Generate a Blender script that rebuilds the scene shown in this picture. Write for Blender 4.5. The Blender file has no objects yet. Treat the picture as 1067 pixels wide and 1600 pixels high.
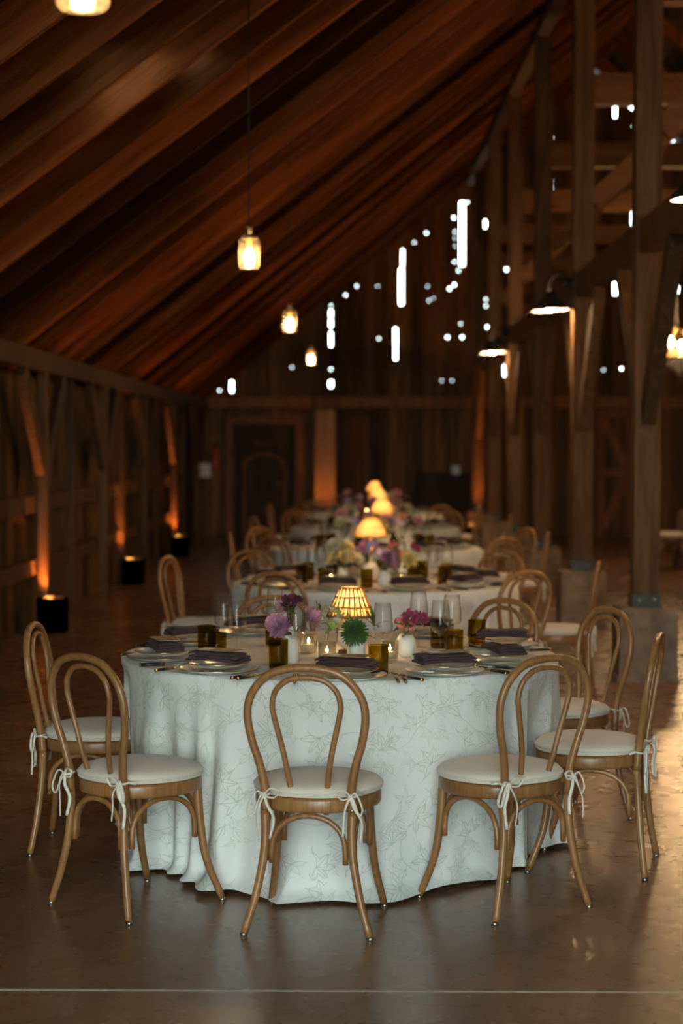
import bpy, math, random
from mathutils import Vector, Matrix
PI = math.pi
random.seed(7)
scn = bpy.context.scene
COL = scn.collection

# ------------------------------------------------------------------ camera
F_PX, PITCH, YAW, CAM_H = 2800.0, 0.0361, 0.0123, 1.593
cam_d = bpy.data.cameras.new('camera')
cam = bpy.data.objects.new('camera', cam_d); COL.objects.link(cam)
cam_d.sensor_fit = 'VERTICAL'; cam_d.sensor_height = 36; cam_d.sensor_width = 24
cam_d.lens = F_PX / 1600 * 36
cam.location = (0, 0, CAM_H)
cam.rotation_euler = (PI / 2 - PITCH, 0, YAW)
cam_d.dof.use_dof = True; cam_d.dof.focus_distance = 6.5; cam_d.dof.aperture_fstop = 2.1
cam_d.clip_end = 200
scn.camera = cam
FW = Vector((-math.sin(YAW) * math.cos(PITCH), math.cos(YAW) * math.cos(PITCH), -math.sin(PITCH)))
RT = Vector((math.cos(YAW), math.sin(YAW), 0)); UP = RT.cross(FW)
def ray(px, py): return FW + RT * ((px - 533.5) / F_PX) + UP * ((800 - py) / F_PX)
def at_z(px, py, z):
    r = ray(px, py); k = (z - CAM_H) / r.z; return Vector((r.x * k, r.y * k, z))
def at_y(px, py, y):
    r = ray(px, py); k = y / r.y; return Vector((r.x * k, y, CAM_H + r.z * k))

# ------------------------------------------------------------------ sky, exposure
scn.view_settings.view_transform = 'Standard'; scn.view_settings.look = 'None'
scn.view_settings.gamma = 1; scn.view_settings.use_curve_mapping = False
scn.view_settings.exposure = 0.2
w = bpy.data.worlds.new('sky'); scn.world = w; w.use_nodes = True
bg = w.node_tree.nodes['Background']
bg.inputs[0].default_value = (0.80, 0.965, 0.935, 1); bg.inputs[1].default_value = 14.5
def area(name, loc, rot, sx, sy, power, col, portal=False):
    d = bpy.data.lights.new(name, 'AREA'); d.shape = 'RECTANGLE'; d.size = sx; d.size_y = sy
    d.energy = power; d.color = col; d.cycles.is_portal = portal
    o = bpy.data.objects.new(name, d); COL.objects.link(o); o.location = loc; o.rotation_euler = rot; return o
DOOR_X0, DOOR_X1, DOOR_H, FRONT_Y = -2.3, 1.5, 3.0, -4.0
area('doorway_daylight', ((DOOR_X0 + DOOR_X1) / 2, FRONT_Y + .05, DOOR_H / 2), (PI / 2, 0, 0), DOOR_X1 - DOOR_X0, DOOR_H, 1, (1, 1, 1), True)

# ------------------------------------------------------------------ materials
def mat(name):
    m = bpy.data.materials.new(name); m.use_nodes = True
    nt = m.node_tree; return m, nt, nt.nodes['Principled BSDF']
def N(nt, t, **k):
    n = nt.nodes.new(t)
    for a, b in k.items():
        if a.startswith('i_'):
            a = a[2:]; n.inputs[int(a) if a.isdigit() else a.replace('_', ' ')].default_value = b
        else: setattr(n, a, b)
    return n
def ramp(nt, stops):
    r = N(nt, 'ShaderNodeValToRGB'); e = r.color_ramp.elements
    while len(e) < len(stops): e.new(.5)
    for i, (p, c) in enumerate(stops):
        e[i].position = p; e[i].color = (*c, 1) if len(c) == 3 else c
    return r
def plain(name, col, rough=.6, metal=0, spec=.5, noise=0, scale=40, sheen=0):
    m, nt, b = mat(name); L = nt.links
    b.inputs['Base Color'].default_value = (*col, 1); b.inputs['Roughness'].default_value = rough
    b.inputs['Metallic'].default_value = metal; b.inputs['Specular IOR Level'].default_value = spec
    b.inputs['Sheen Weight'].default_value = sheen
    tc = N(nt, 'ShaderNodeTexCoord'); nz = N(nt, 'ShaderNodeTexNoise', i_Scale=scale, i_Detail=4)
    L.new(tc.outputs['Object'], nz.inputs['Vector'])
    k = noise or .12
    r = ramp(nt, [(.3, tuple(c * (1 - k) for c in col)), (.7, tuple(min(1, c * (1 + k)) for c in col))])
    L.new(nz.outputs[0], r.inputs[0]); L.new(r.outputs[0], b.inputs['Base Color'])
    return m
def wood(name, cols, rough=.6, axis='X', fine=30, stretch=12, plank=0, paxis='X', spec=.3, world=False, vary=.35, bump=.2):
    """grain running along `axis`; plank>0 adds seams every `plank` metres across paxis"""
    m, nt, b = mat(name); L = nt.links
    tc = N(nt, 'ShaderNodeTexCoord'); oi = N(nt, 'ShaderNodeObjectInfo')
    if world:
        geo = N(nt, 'ShaderNodeNewGeometry'); src = geo.outputs['Position']
    else: src = tc.outputs['Object']
    mp = N(nt, 'ShaderNodeMapping'); s = [fine] * 3; s['XYZ'.index(axis)] = fine / stretch
    mp.inputs['Scale'].default_value = s
    off = N(nt, 'ShaderNodeVectorMath', operation='ADD'); mul = N(nt, 'ShaderNodeMath', operation='MULTIPLY', i_1=37.0)
    L.new(oi.outputs['Random'], mul.inputs[0]); L.new(src, off.inputs[0]); L.new(mul.outputs[0], off.inputs[1])
    base = off.outputs[0]
    rnd = oi.outputs['Random']
    if plank:
        sep = N(nt, 'ShaderNodeSeparateXYZ'); L.new(src, sep.inputs[0])
        dv = N(nt, 'ShaderNodeMath', operation='DIVIDE', i_1=plank); L.new(sep.outputs['XYZ'.index(paxis)], dv.inputs[0])
        fl = N(nt, 'ShaderNodeMath', operation='FLOOR'); L.new(dv.outputs[0], fl.inputs[0])
        fr = N(nt, 'ShaderNodeMath', operation='FRACT'); L.new(dv.outputs[0], fr.inputs[0])
        wn = N(nt, 'ShaderNodeTexWhiteNoise', noise_dimensions='1D'); L.new(fl.outputs[0], wn.inputs['W'])
        rnd = wn.outputs['Value']
        o2 = N(nt, 'ShaderNodeVectorMath', operation='ADD'); m2 = N(nt, 'ShaderNodeMath', operation='MULTIPLY', i_1=11.0)
        L.new(rnd, m2.inputs[0]); L.new(base, o2.inputs[0]); L.new(m2.outputs[0], o2.inputs[1]); base = o2.outputs[0]
    L.new(base, mp.inputs['Vector'])
    nz = N(nt, 'ShaderNodeTexNoise', i_Scale=1.0, i_Detail=6, i_Roughness=.65, i_Distortion=.6); L.new(mp.outputs[0], nz.inputs['Vector'])
    r = ramp(nt, [(.25, cols[0]), (.5, cols[1]), (.78, cols[2])]); L.new(nz.outputs[0], r.inputs[0])
    hv = N(nt, 'ShaderNodeHueSaturation'); L.new(r.outputs[0], hv.inputs['Color'])
    mr = N(nt, 'ShaderNodeMapRange', i_3=1 - vary, i_4=1 + vary); L.new(rnd, mr.inputs[0]); L.new(mr.outputs[0], hv.inputs['Value'])
    out = hv.outputs[0]
    if plank:
        sm = N(nt, 'ShaderNodeMath', operation='LESS_THAN', i_1=.035); L.new(fr.outputs[0], sm.inputs[0])
        mx = N(nt, 'ShaderNodeMix', data_type='RGBA'); L.new(sm.outputs[0], mx.inputs[0]); L.new(out, mx.inputs[6])
        mx.inputs[7].default_value = (*[c * .12 for c in cols[0]], 1); out = mx.outputs[2]
    L.new(out, b.inputs['Base Color'])
    b.inputs['Roughness'].default_value = rough; b.inputs['Specular IOR Level'].default_value = spec
    bp = N(nt, 'ShaderNodeBump', i_Strength=bump, i_Distance=.004); L.new(nz.outputs[0], bp.inputs['Height']); L.new(bp.outputs[0], b.inputs['Normal'])
    return m
def emit(name, col, s):
    m = bpy.data.materials.new(name); m.use_nodes = True; nt = m.node_tree; nt.nodes.clear()
    e = N(nt, 'ShaderNodeEmission'); e.inputs[0].default_value = (*col, 1); e.inputs[1].default_value = s
    o = N(nt, 'ShaderNodeOutputMaterial'); nt.links.new(e.outputs[0], o.inputs[0]); return m
def thin_glass(name, tint=(.97, .98, .97), k=1.0, rough=.02, edge=.35, streak=False, milk=0):
    m = bpy.data.materials.new(name); m.use_nodes = True; nt = m.node_tree; nt.nodes.clear(); L = nt.links
    t = N(nt, 'ShaderNodeBsdfTransparent'); t.inputs[0].default_value = (*tint, 1)
    g = N(nt, 'ShaderNodeBsdfGlossy'); g.inputs['Roughness'].default_value = rough
    lw = N(nt, 'ShaderNodeLayerWeight', i_Blend=edge)
    mr = N(nt, 'ShaderNodeMapRange', i_3=.012 * k, i_4=.6 * k); L.new(lw.outputs['Facing'], mr.inputs[0])
    if streak:
        tc = N(nt, 'ShaderNodeTexCoord'); nz = N(nt, 'ShaderNodeTexVoronoi', i_Scale=130.0)
        L.new(tc.outputs['Object'], nz.inputs['Vector'])
        bp = N(nt, 'ShaderNodeBump', i_Strength=.9, i_Distance=.004); L.new(nz.outputs[0], bp.inputs['Height'])
        L.new(bp.outputs[0], g.inputs['Normal']); L.new(bp.outputs[0], lw.inputs['Normal'])
    mx = N(nt, 'ShaderNodeMixShader'); L.new(mr.outputs[0], mx.inputs[0]); L.new(t.outputs[0], mx.inputs[1]); L.new(g.outputs[0], mx.inputs[2])
    o = N(nt, 'ShaderNodeOutputMaterial'); L.new(mx.outputs[0], o.inputs[0])
    if milk:
        tl = N(nt, 'ShaderNodeBsdfTranslucent'); tl.inputs[0].default_value = (.9, .85, .75, 1); m2 = N(nt, 'ShaderNodeMixShader'); m2.inputs[0].default_value = milk
        L.new(mx.outputs[0], m2.inputs[1]); L.new(tl.outputs[0], m2.inputs[2]); L.new(m2.outputs[0], o.inputs[0])
    return m
def translucent(name, col, mixf=.6):
    m = bpy.data.materials.new(name); m.use_nodes = True; nt = m.node_tree; nt.nodes.clear(); L = nt.links
    d = N(nt, 'ShaderNodeBsdfDiffuse'); d.inputs[0].default_value = (*col, 1)
    t = N(nt, 'ShaderNodeBsdfTranslucent'); t.inputs[0].default_value = (*col, 1)
    mx = N(nt, 'ShaderNodeMixShader'); mx.inputs[0].default_value = mixf
    L.new(d.outputs[0], mx.inputs[1]); L.new(t.outputs[0], mx.inputs[2])
    o = N(nt, 'ShaderNodeOutputMaterial'); L.new(mx.outputs[0], o.inputs[0]); return m

M = {}
M['rafter'] = wood('rafter_wood', [(.05, .013, .004), (.17, .05, .014), (.31, .1, .03)], .85, 'X', 14, 16, spec=.08, vary=.78)
M['deck'] = wood('roof_boards', [(.025, .012, .006), (.07, .038, .02), (.15, .095, .055)], .8, 'Y', 10, 14, plank=.26, paxis='X', spec=.15, world=True, vary=.6)
M['post'] = wood('post_wood', [(.046, .023, .011), (.1, .054, .027), (.17, .097, .05)], .75, 'Z', 16, 14, spec=.15, vary=.2)
M['tie'] = wood('tie_wood', [(.06, .025, .01), (.14, .06, .024), (.23, .11, .045)], .7, 'X', 14, 14, spec=.25, vary=.25)
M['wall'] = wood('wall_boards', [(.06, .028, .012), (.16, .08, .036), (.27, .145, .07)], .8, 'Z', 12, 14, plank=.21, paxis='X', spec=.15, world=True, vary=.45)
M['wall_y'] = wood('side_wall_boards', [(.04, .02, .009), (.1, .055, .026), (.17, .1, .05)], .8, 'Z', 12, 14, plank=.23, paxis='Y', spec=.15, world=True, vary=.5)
M['dark_wood'] = wood('dark_brown_wood', [(.02, .01, .005), (.05, .025, .012), (.09, .045, .02)], .7, 'Z', 14, 12, vary=.2)
M['red_wood'] = wood('reddish_wood', [(.12, .04, .015), (.26, .095, .035), (.4, .16, .06)], .65, 'Z', 14, 12, vary=.2)
M['chair'] = wood('chair_bentwood', [(.17, .072, .024), (.28, .13, .046), (.39, .2, .078)], .33, 'Z', 60, 10, spec=.5, vary=.1, bump=.05)
M['base_wood'] = wood('lamp_base_wood', [(.2, .09, .03), (.35, .17, .07), (.5, .26, .1)], .5, 'X', 60, 6)
M['metal'] = plain('dark_iron', (.05, .052, .05), .5, .7)
M['black'] = plain('black_paint', (.012, .012, .013), .6)
M['concrete'] = plain('plinth_concrete', (.2, .14, .095), .85, noise=.35, scale=9)
M['white_paint'] = plain('white_enamel', (.8, .78, .72), .4)
M['ceramic'] = plain('matt_white_ceramic', (.78, .76, .7), .4, noise=.03)
M['porcelain'] = plain('porcelain', (.86, .86, .82), .18, noise=.03)
M['gold'] = plain('gold_rim', (.75, .55, .25), .3, 1.0)
M['steel'] = plain('champagne_steel', (.7, .62, .5), .25, 1.0)
M['handle'] = plain('black_handle', (.015, .013, .013), .3)
M['cushion'] = plain('cushion_canvas', (.68, .61, .51), .85, noise=.06, scale=200, sheen=.2)
M['tie_tape'] = plain('tie_tape', (.72, .66, .56), .85, noise=.06, scale=150)
M['napkin'] = plain('aubergine_linen', (.058, .028, .031), .85, noise=.2, scale=180, sheen=.03)
M['wax'] = plain('candle_wax', (.8, .75, .62), .5)
M['brass'] = plain('brass', (.7, .45, .18), .3, 1.0)
M['screw'] = plain('screw_steel', (.45, .42, .36), .35, 1.0)
M['red'] = plain('red_enamel', (.45, .03, .02), .35)
M['cord'] = plain('black_cord', (.01, .01, .01), .6)
M['clear'] = thin_glass('clear_stemware', (.99, .99, .985), edge=.2, k=.9)
M['jar'] = thin_glass('jar_glass', (.97, .95, .88), k=.9, rough=.12, milk=.02)
M['votive'] = thin_glass('hobnail_glass', (.93, .93, .9), k=1.0, rough=.08, streak=True)
M['amber'] = thin_glass('amber_ribbed_glass', (.7, .62, .2), k=.4, rough=.05)
M['amber_base'] = thin_glass('amber_glass_base', (.5, .38, .08), k=.3)
M['rattan'] = translucent('rattan_strand', (.36, .19, .07), .15)
M['shade_liner'] = translucent('woven_shade_liner', (.52, .32, .13), .6)
M['bulb_pendant'] = emit('pendant_bulb_glow', (1, .56, .2), 330)
M['bulb_table'] = emit('table_bulb_glow', (1, .66, .33), 170)
M['bulb_barn'] = emit('barn_bulb_glow', (1, .62, .3), 480)
M['bulb_chand'] = emit('chandelier_bulb_glow', (1, .6, .27), 330)
M['uplight'] = emit('uplight_led', (1, .27, .05), 60)
M['flame'] = emit('candle_flame', (1, .6, .2), 60)
M['stem'] = plain('stem_green', (.07, .13, .035), .6)
M['leaf'] = plain('leaf_green', (.075, .11, .025), .5, noise=.4, scale=60)
M['lime'] = plain('lime_leaf', (.3, .4, .1), .5, noise=.3, scale=60)
for nm, c in dict(pink=(.62, .29, .35), mauve=(.46, .2, .33), plum=(.1, .012, .03), coral=(.6, .17, .12), yellow=(.75, .6, .2), cream=(.72, .66, .48), green=(.055, .1, .018), lilac=(.4, .3, .5), berry=(.35, .04, .1), hydrangea=(.5, .52, .28)).items():
    M['p_' + nm] = plain(nm + '_petal', c, .6, noise=.25, scale=80, sheen=.1)

# floor: stained, sealed concrete
m, nt, b = mat('stained_concrete'); L = nt.links; M['floor'] = m
geo = N(nt, 'ShaderNodeNewGeometry')
n1 = N(nt, 'ShaderNodeTexNoise', i_Scale=1.1, i_Detail=3, i_Roughness=.5); n2 = N(nt, 'ShaderNodeTexNoise', i_Scale=6.0, i_Detail=3)
L.new(geo.outputs['Position'], n1.inputs['Vector']); L.new(geo.outputs['Position'], n2.inputs['Vector'])
r1 = ramp(nt, [(.3, (.175, .094, .05)), (.55, (.215, .122, .068)), (.75, (.26, .155, .09))]); L.new(n1.outputs[0], r1.inputs[0])
r2 = ramp(nt, [(.35, (.92, .92, .92)), (.65, (1.05, 1.04, 1.03))]); L.new(n2.outputs[0], r2.inputs[0])
mx = N(nt, 'ShaderNodeMix', data_type='RGBA', blend_type='MULTIPLY'); mx.inputs[0].default_value = 1
L.new(r1.outputs[0], mx.inputs[6]); L.new(r2.outputs[0], mx.inputs[7])
L.new(mx.outputs[2], b.inputs['Base Color'])
rr = ramp(nt, [(.3, (.26, .26, .26)), (.7, (.29, .29, .29))]); L.new(n2.outputs[0], rr.inputs[0]); L.new(rr.outputs[0], b.inputs['Roughness'])
b.inputs['Specular IOR Level'].default_value = .5

# tablecloth: white with embroidered fans of leaves and trailing stems
def cloth_material():
    m, nt, b = mat('embroidered_linen'); L = nt.links
    uv = N(nt, 'ShaderNodeUVMap', uv_map='UVMap')
    def mth(op, a, bb=None, c=None):
        n = N(nt, 'ShaderNodeMath', operation=op)
        for i, v in enumerate((a, bb, c)):
            if v is None: continue
            if isinstance(v, (int, float)): n.inputs[i].default_value = v
            else: L.new(v, n.inputs[i])
        return n.outputs[0]
    lines = []
    for scale, petals, seed in ((7.4, 7, 0.0), (9.6, 6, 5.3)):
        sc = N(nt, 'ShaderNodeVectorMath', operation='SCALE'); L.new(uv.outputs[0], sc.inputs[0]); sc.inputs['Scale'].default_value = scale
        ad = N(nt, 'ShaderNodeVectorMath', operation='ADD'); L.new(sc.outputs[0], ad.inputs[0]); ad.inputs[1].default_value = (seed, seed * 1.7, 0)
        wob = N(nt, 'ShaderNodeTexNoise', i_Scale=2.2, i_Detail=2); L.new(ad.outputs[0], wob.inputs['Vector'])
        wsub = N(nt, 'ShaderNodeVectorMath', operation='MULTIPLY_ADD'); L.new(wob.outputs['Color'], wsub.inputs[0]); wsub.inputs[1].default_value = (.22, .22, 0); L.new(ad.outputs[0], wsub.inputs[2])
        vo = N(nt, 'ShaderNodeTexVoronoi', voronoi_dimensions='2D', i_Scale=1.0, i_Randomness=.75); L.new(wsub.outputs[0], vo.inputs['Vector'])
        dv = N(nt, 'ShaderNodeVectorMath', operation='SUBTRACT'); L.new(wsub.outputs[0], dv.inputs[0]); L.new(vo.outputs['Position'], dv.inputs[1])
        sp = N(nt, 'ShaderNodeSeparateXYZ'); L.new(dv.outputs[0], sp.inputs[0])
        cs = N(nt, 'ShaderNodeSeparateColor'); L.new(vo.outputs['Color'], cs.inputs[0])
        a0 = mth('ARCTAN2', sp.outputs[1], sp.outputs[0]); ang = mth('ADD', a0, mth('MULTIPLY', cs.outputs[0], 6.283))
        rr_ = vo.outputs['Distance']; sec = 6.2832 / petals
        loc = mth('ABSOLUTE', mth('SUBTRACT', mth('MODULO', mth('ADD', ang, 31.4159), sec), sec / 2))
        lat = mth('MULTIPLY', mth('SINE', loc), rr_); al = mth('ADD', .34, mth('MULTIPLY', cs.outputs[2], .2))
        prof = mth('MULTIPLY', mth('SINE', mth('MULTIPLY', mth('DIVIDE', rr_, al), 3.14159)), .085)
        inside = mth('LESS_THAN', rr_, al)
        out = mth('MULTIPLY', mth('LESS_THAN', mth('ABSOLUTE', mth('SUBTRACT', lat, prof)), .013), inside)
        rib = mth('MULTIPLY', mth('LESS_THAN', lat, .007), mth('LESS_THAN', rr_, mth('MULTIPLY', al, 1.25)))
        fan = mth('LESS_THAN', mth('SINE', mth('ADD', a0, mth('MULTIPLY', cs.outputs[1], 6.28))), .45)
        out = mth('MULTIPLY', out, fan); rib = mth('MULTIPLY', rib, fan)
        keep = mth('GREATER_THAN', cs.outputs[1], .04)
        lines.append(mth('MULTIPLY', mth('MAXIMUM', mth('MULTIPLY', out, .75), rib), keep))
    nz = N(nt, 'ShaderNodeTexNoise', i_Scale=3.6, i_Detail=0.5); L.new(uv.outputs[0], nz.inputs['Vector'])
    lines.append(mth('MULTIPLY', mth('LESS_THAN', mth('ABSOLUTE', mth('SUBTRACT', nz.outputs[0], .5)), .0035), .5))
    tot = mth('MAXIMUM', mth('MAXIMUM', lines[0], mth('MULTIPLY', lines[1], .7)), lines[2])
    n3 = N(nt, 'ShaderNodeTexNoise', i_Scale=5.0, i_Detail=3); L.new(uv.outputs[0], n3.inputs['Vector'])
    fac = mth('MULTIPLY', mth('MULTIPLY', tot, .52), mth('ADD', .45, n3.outputs[0]))
    mx = N(nt, 'ShaderNodeMix', data_type='RGBA'); L.new(fac, mx.inputs[0])
    mx.inputs[6].default_value = (.78, .785, .765, 1); mx.inputs[7].default_value = (.35, .4, .28, 1)
    L.new(mx.outputs[2], b.inputs['Base Color']); b.inputs['Roughness'].default_value = .8; b.inputs['Specular IOR Level'].default_value = .25
    wv = N(nt, 'ShaderNodeTexNoise', i_Scale=16.0, i_Detail=5); L.new(uv.outputs[0], wv.inputs['Vector'])
    hh = mth('ADD', mth('MULTIPLY', tot, .7), wv.outputs[0])
    bp = N(nt, 'ShaderNodeBump', i_Strength=.8, i_Distance=.009); L.new(hh, bp.inputs['Height']); L.new(bp.outputs[0], b.inputs['Normal'])
    return m
M['cloth'] = cloth_material()

# menu card: painterly earth tones with a red patch and thin pale lines
m, nt, b = mat('painted_menu_card'); L = nt.links; M['card'] = m
tc = N(nt, 'ShaderNodeTexCoord'); nz = N(nt, 'ShaderNodeTexNoise', i_Scale=14.0, i_Detail=5, i_Distortion=1.5); L.new(tc.outputs['Object'], nz.inputs['Vector'])
r = ramp(nt, [(.3, (.07, .08, .035)), (.45, (.25, .2, .1)), (.55, (.42, .25, .14)), (.62, (.5, .06, .045))]); L.new(nz.outputs[0], r.inputs[0]); L.new(r.outputs[0], b.inputs['Base Color'])
b.inputs['Roughness'].default_value = .5

# ------------------------------------------------------------------ mesh helpers
class MB:
    def __init__(s): s.v = []; s.f = []; s.m = []; s.sm = []; s.mats = []
    def mi(s, m):
        if m not in s.mats: s.mats.append(m)
        return s.mats.index(m)
    def add(s, vs, fs, m, smooth=True):
        o = len(s.v); k = s.mi(m); s.v += [tuple(v) for v in vs]
        for f in fs: s.f.append([i + o for i in f]); s.m.append(k); s.sm.append(smooth)
    def box(s, c, d, m, rot=None):
        c = Vector(c); x, y, z = (a / 2 for a in d); vs = []
        for i in (-1, 1):
            for j in (-1, 1):
                for k in (-1, 1):
                    p = Vector((i * x, j * y, k * z)); p = rot @ p if rot else p; vs.append(c + p)
        s.add(vs, [(0, 1, 3, 2), (4, 6, 7, 5), (0, 4, 5, 1), (2, 3, 7, 6), (0, 2, 6, 4), (1, 5, 7, 3)], m, False)
    def stick(s, a, b_, wd, ht, m, side=None):
        """rectangular timber from a to b_"""
        a, b_ = Vector(a), Vector(b_); d = (b_ - a).normalized()
        sd = Vector(side) if side else (Vector((0, 0, 1)).cross(d) if abs(d.z) < .95 else Vector((1, 0, 0)))
        sd = (sd - d * sd.dot(d)).normalized(); u = d.cross(sd).normalized(); vs = []
        for p in (a, b_):
            for i, j in ((-1, -1), (1, -1), (1, 1), (-1, 1)): vs.append(p + sd * (wd / 2 * i) + u * (ht / 2 * j))
        s.add(vs, [(0, 3, 2, 1), (4, 5, 6, 7), (0, 1, 5, 4), (1, 2, 6, 5), (2, 3, 7, 6), (3, 0, 4, 7)], m, False)
    def tube(s, pts, r, m, n=10, closed=False, flat=None, smooth=True):
        pts = [Vector(p) for p in pts]; K = len(pts); rs = r if isinstance(r, (list, tuple)) else [r] * K
        T = []
        for i in range(K):
            a = pts[(i - 1) % K] if (closed or i) else pts[0]; c = pts[(i + 1) % K] if (closed or i < K - 1) else pts[-1]
            T.append((c - a).normalized())
        ref = Vector((0, 0, 1)) if abs(T[0].z) < .9 else Vector((0, 1, 0))
        u = T[0].cross(ref).normalized(); vs = []
        for i in range(K):
            u = (u - T[i] * u.dot(T[i])).normalized(); vv = T[i].cross(u)
            for j in range(n):
                a = 2 * PI * j / n; vs.append(pts[i] + (u * math.cos(a) + vv * math.sin(a) * (flat or 1)) * rs[i])
        fs = []
        for i in range(K if closed else K - 1):
            for j in range(n):
                a, b_ = i * n + j, i * n + (j + 1) % n; c, d = ((i + 1) % K) * n + (j + 1) % n, ((i + 1) % K) * n + j
                fs.append((a, b_, c, d))
        if not closed: fs.append(list(range(n))[::-1]); fs.append([(K - 1) * n + j for j in range(n)])
        s.add(vs, fs, m, smooth)
    def lathe(s, prof, m, n=24, c=(0, 0, 0), cap0=False, cap1=False, ripple=0):
        vs = []; c = Vector(c)
        for r, z in prof:
            for j in range(n):
                a = 2 * PI * j / n; q = r * (1 + (ripple if j % 2 else 0)); vs.append(c + Vector((q * math.cos(a), q * math.sin(a), z)))
        fs = []
        for i in range(len(prof) - 1):
            for j in range(n): fs.append((i * n + j, i * n + (j + 1) % n, (i + 1) * n + (j + 1) % n, (i + 1) * n + j))
        if cap0: fs.append(list(range(n))[::-1])
        if cap1: fs.append([(len(prof) - 1) * n + j for j in range(n)])
        s.add(vs, fs, m)
    def mesh(s, name):
        me = bpy.data.meshes.new(name); me.from_pydata(s.v, [], s.f)
        for q in s.mats: me.materials.append(q)
        if len(me.polygons) == len(s.f):
            me.polygons.foreach_set('material_index', s.m); me.polygons.foreach_set('use_smooth', s.sm)
        me.update(); return me
def smooth_path(pts, k=6, closed=False):
    P = [Vector(p) for p in pts]; n = len(P); out = []
    rng = range(n if closed else n - 1)
    for i in rng:
        p0 = P[(i - 1) % n] if (closed or i) else P[0] * 2 - P[1]; p1, p2 = P[i], P[(i + 1) % n]
        p3 = P[(i + 2) % n] if (closed or i + 2 < n) else P[-1] * 2 - P[-2]
        for j in range(k):
            t = j / k
            out.append(.5 * ((2 * p1) + (p2 - p0) * t + (2 * p0 - 5 * p1 + 4 * p2 - p3) * t * t + (3 * p1 - p0 - 3 * p2 + p3) * t ** 3))
    if not closed: out.append(P[-1])
    return out
def obj(name, me, parent=None, label=None, cat=None, group=None, kind=None, loc=None, rz=0, rot=None):
    if isinstance(me, MB): me = me.mesh(name)
    o = bpy.data.objects.new(name, me); COL.objects.link(o)
    if parent: o.parent = parent
    if loc is not None: o.location = loc
    if rot is not None: o.rotation_euler = rot
    elif rz: o.rotation_euler = (0, 0, rz)
    for k, v in (('label', label), ('category', cat), ('group', group), ('kind', kind)):
        if v: o[k] = v
    return o
def inst(tpl, loc, rz=0, label=None, cat=None, group=None, rot=None, scale=None):
    """tpl = (name, root mesh or None, [(part, mesh, part label, [(sub-part, mesh), ...]), ...]); copies share the meshes"""
    name, root, parts = tpl
    o = obj(name, root, None, label, cat, group, None, loc, rz, rot)
    if scale: o.scale = (scale,) * 3 if isinstance(scale, (int, float)) else scale
    for pn, me, pl, subs in parts:
        p = obj(pn, me, o, pl)
        for sn, sme in subs: obj(sn, sme, p)
    return o
def struct(name, mb): return obj(name, mb, kind='structure')

# ------------------------------------------------------------------ the barn
EAVE_X, EAVE_Z, RIDGE_X, RW_X = -2.85, 2.42, 3.95, 10.75
Y0, Y1 = FRONT_Y, 32.0
def slope(y):
    t = min(1, max(0, (y - 9) / 21)); return .73 + .105 * t
def roof_z(x, y):                                   # underside of the rafters
    d = x - EAVE_X if x <= RIDGE_X else (2 * RIDGE_X - EAVE_X) - x
    return EAVE_Z - .04 + slope(y) * d
RAF_H = .2
fl = MB(); JY = 5.2
for ya, yb in ((Y0 - .5, JY - .004), (JY + .004, Y1)):
    fl.add([(-3.2, ya, 0), (RW_X + .3, ya + .0, 0), (RW_X + .3, yb, 0), (-3.2, yb, 0)], [(0, 1, 2, 3)], M['floor'], False)
struct('floor', fl)
gr = MB(); gr.add([(-150, -200, -.05), (150, -200, -.05), (150, Y0 - .5, -.05), (-150, Y0 - .5, -.05)], [(0, 1, 2, 3)], plain('yard_gravel', (.11, .085, .06), .9, scale=3), False); struct('ground', gr)
tj = MB(); tj.box((3.8, JY, -.004), (14, .012, .01), plain('joint_filler', (.42, .38, .32), .8)); struct('trim_1', tj)

def sheet(xs, zlo, ztop, holes, mp, thick, m):
    """boards filling columns xs[i]..xs[i+1] from zlo up to ztop(x), leaving the holes (x0,x1,z0,z1) open"""
    br = sorted(set([round(x, 4) for x in xs] + [round(q, 4) for h in holes for q in h[:2]]))
    mb = MB()
    for a, b_ in zip(br, br[1:]):
        if b_ - a < 1e-4: continue
        c = (a + b_) / 2; segs = [(zlo, None)]; hs = sorted((h[2], h[3]) for h in holes if h[0] - 1e-5 < c < h[1] + 1e-5); z = zlo; runs = []
        for h0, h1 in hs:
            if h0 > z: runs.append((z, h0))
            z = max(z, h1)
        runs.append((z, None))
        for z0, z1 in runs:
            ta, tb = (ztop(a), ztop(b_)) if z1 is None else (z1, z1)
            if min(ta, tb) <= z0: continue
            q = [(a, z0), (b_, z0), (b_, tb), (a, ta)]
            vs = [mp(x, zz, 0) for x, zz in q] + [mp(x, zz, thick) for x, zz in q]
            mb.add(vs, [(0, 1, 2, 3), (7, 6, 5, 4), (0, 4, 5, 1), (1, 5, 6, 2), (2, 6, 7, 3), (3, 7, 4, 0)], m, False)
    return mb
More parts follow.
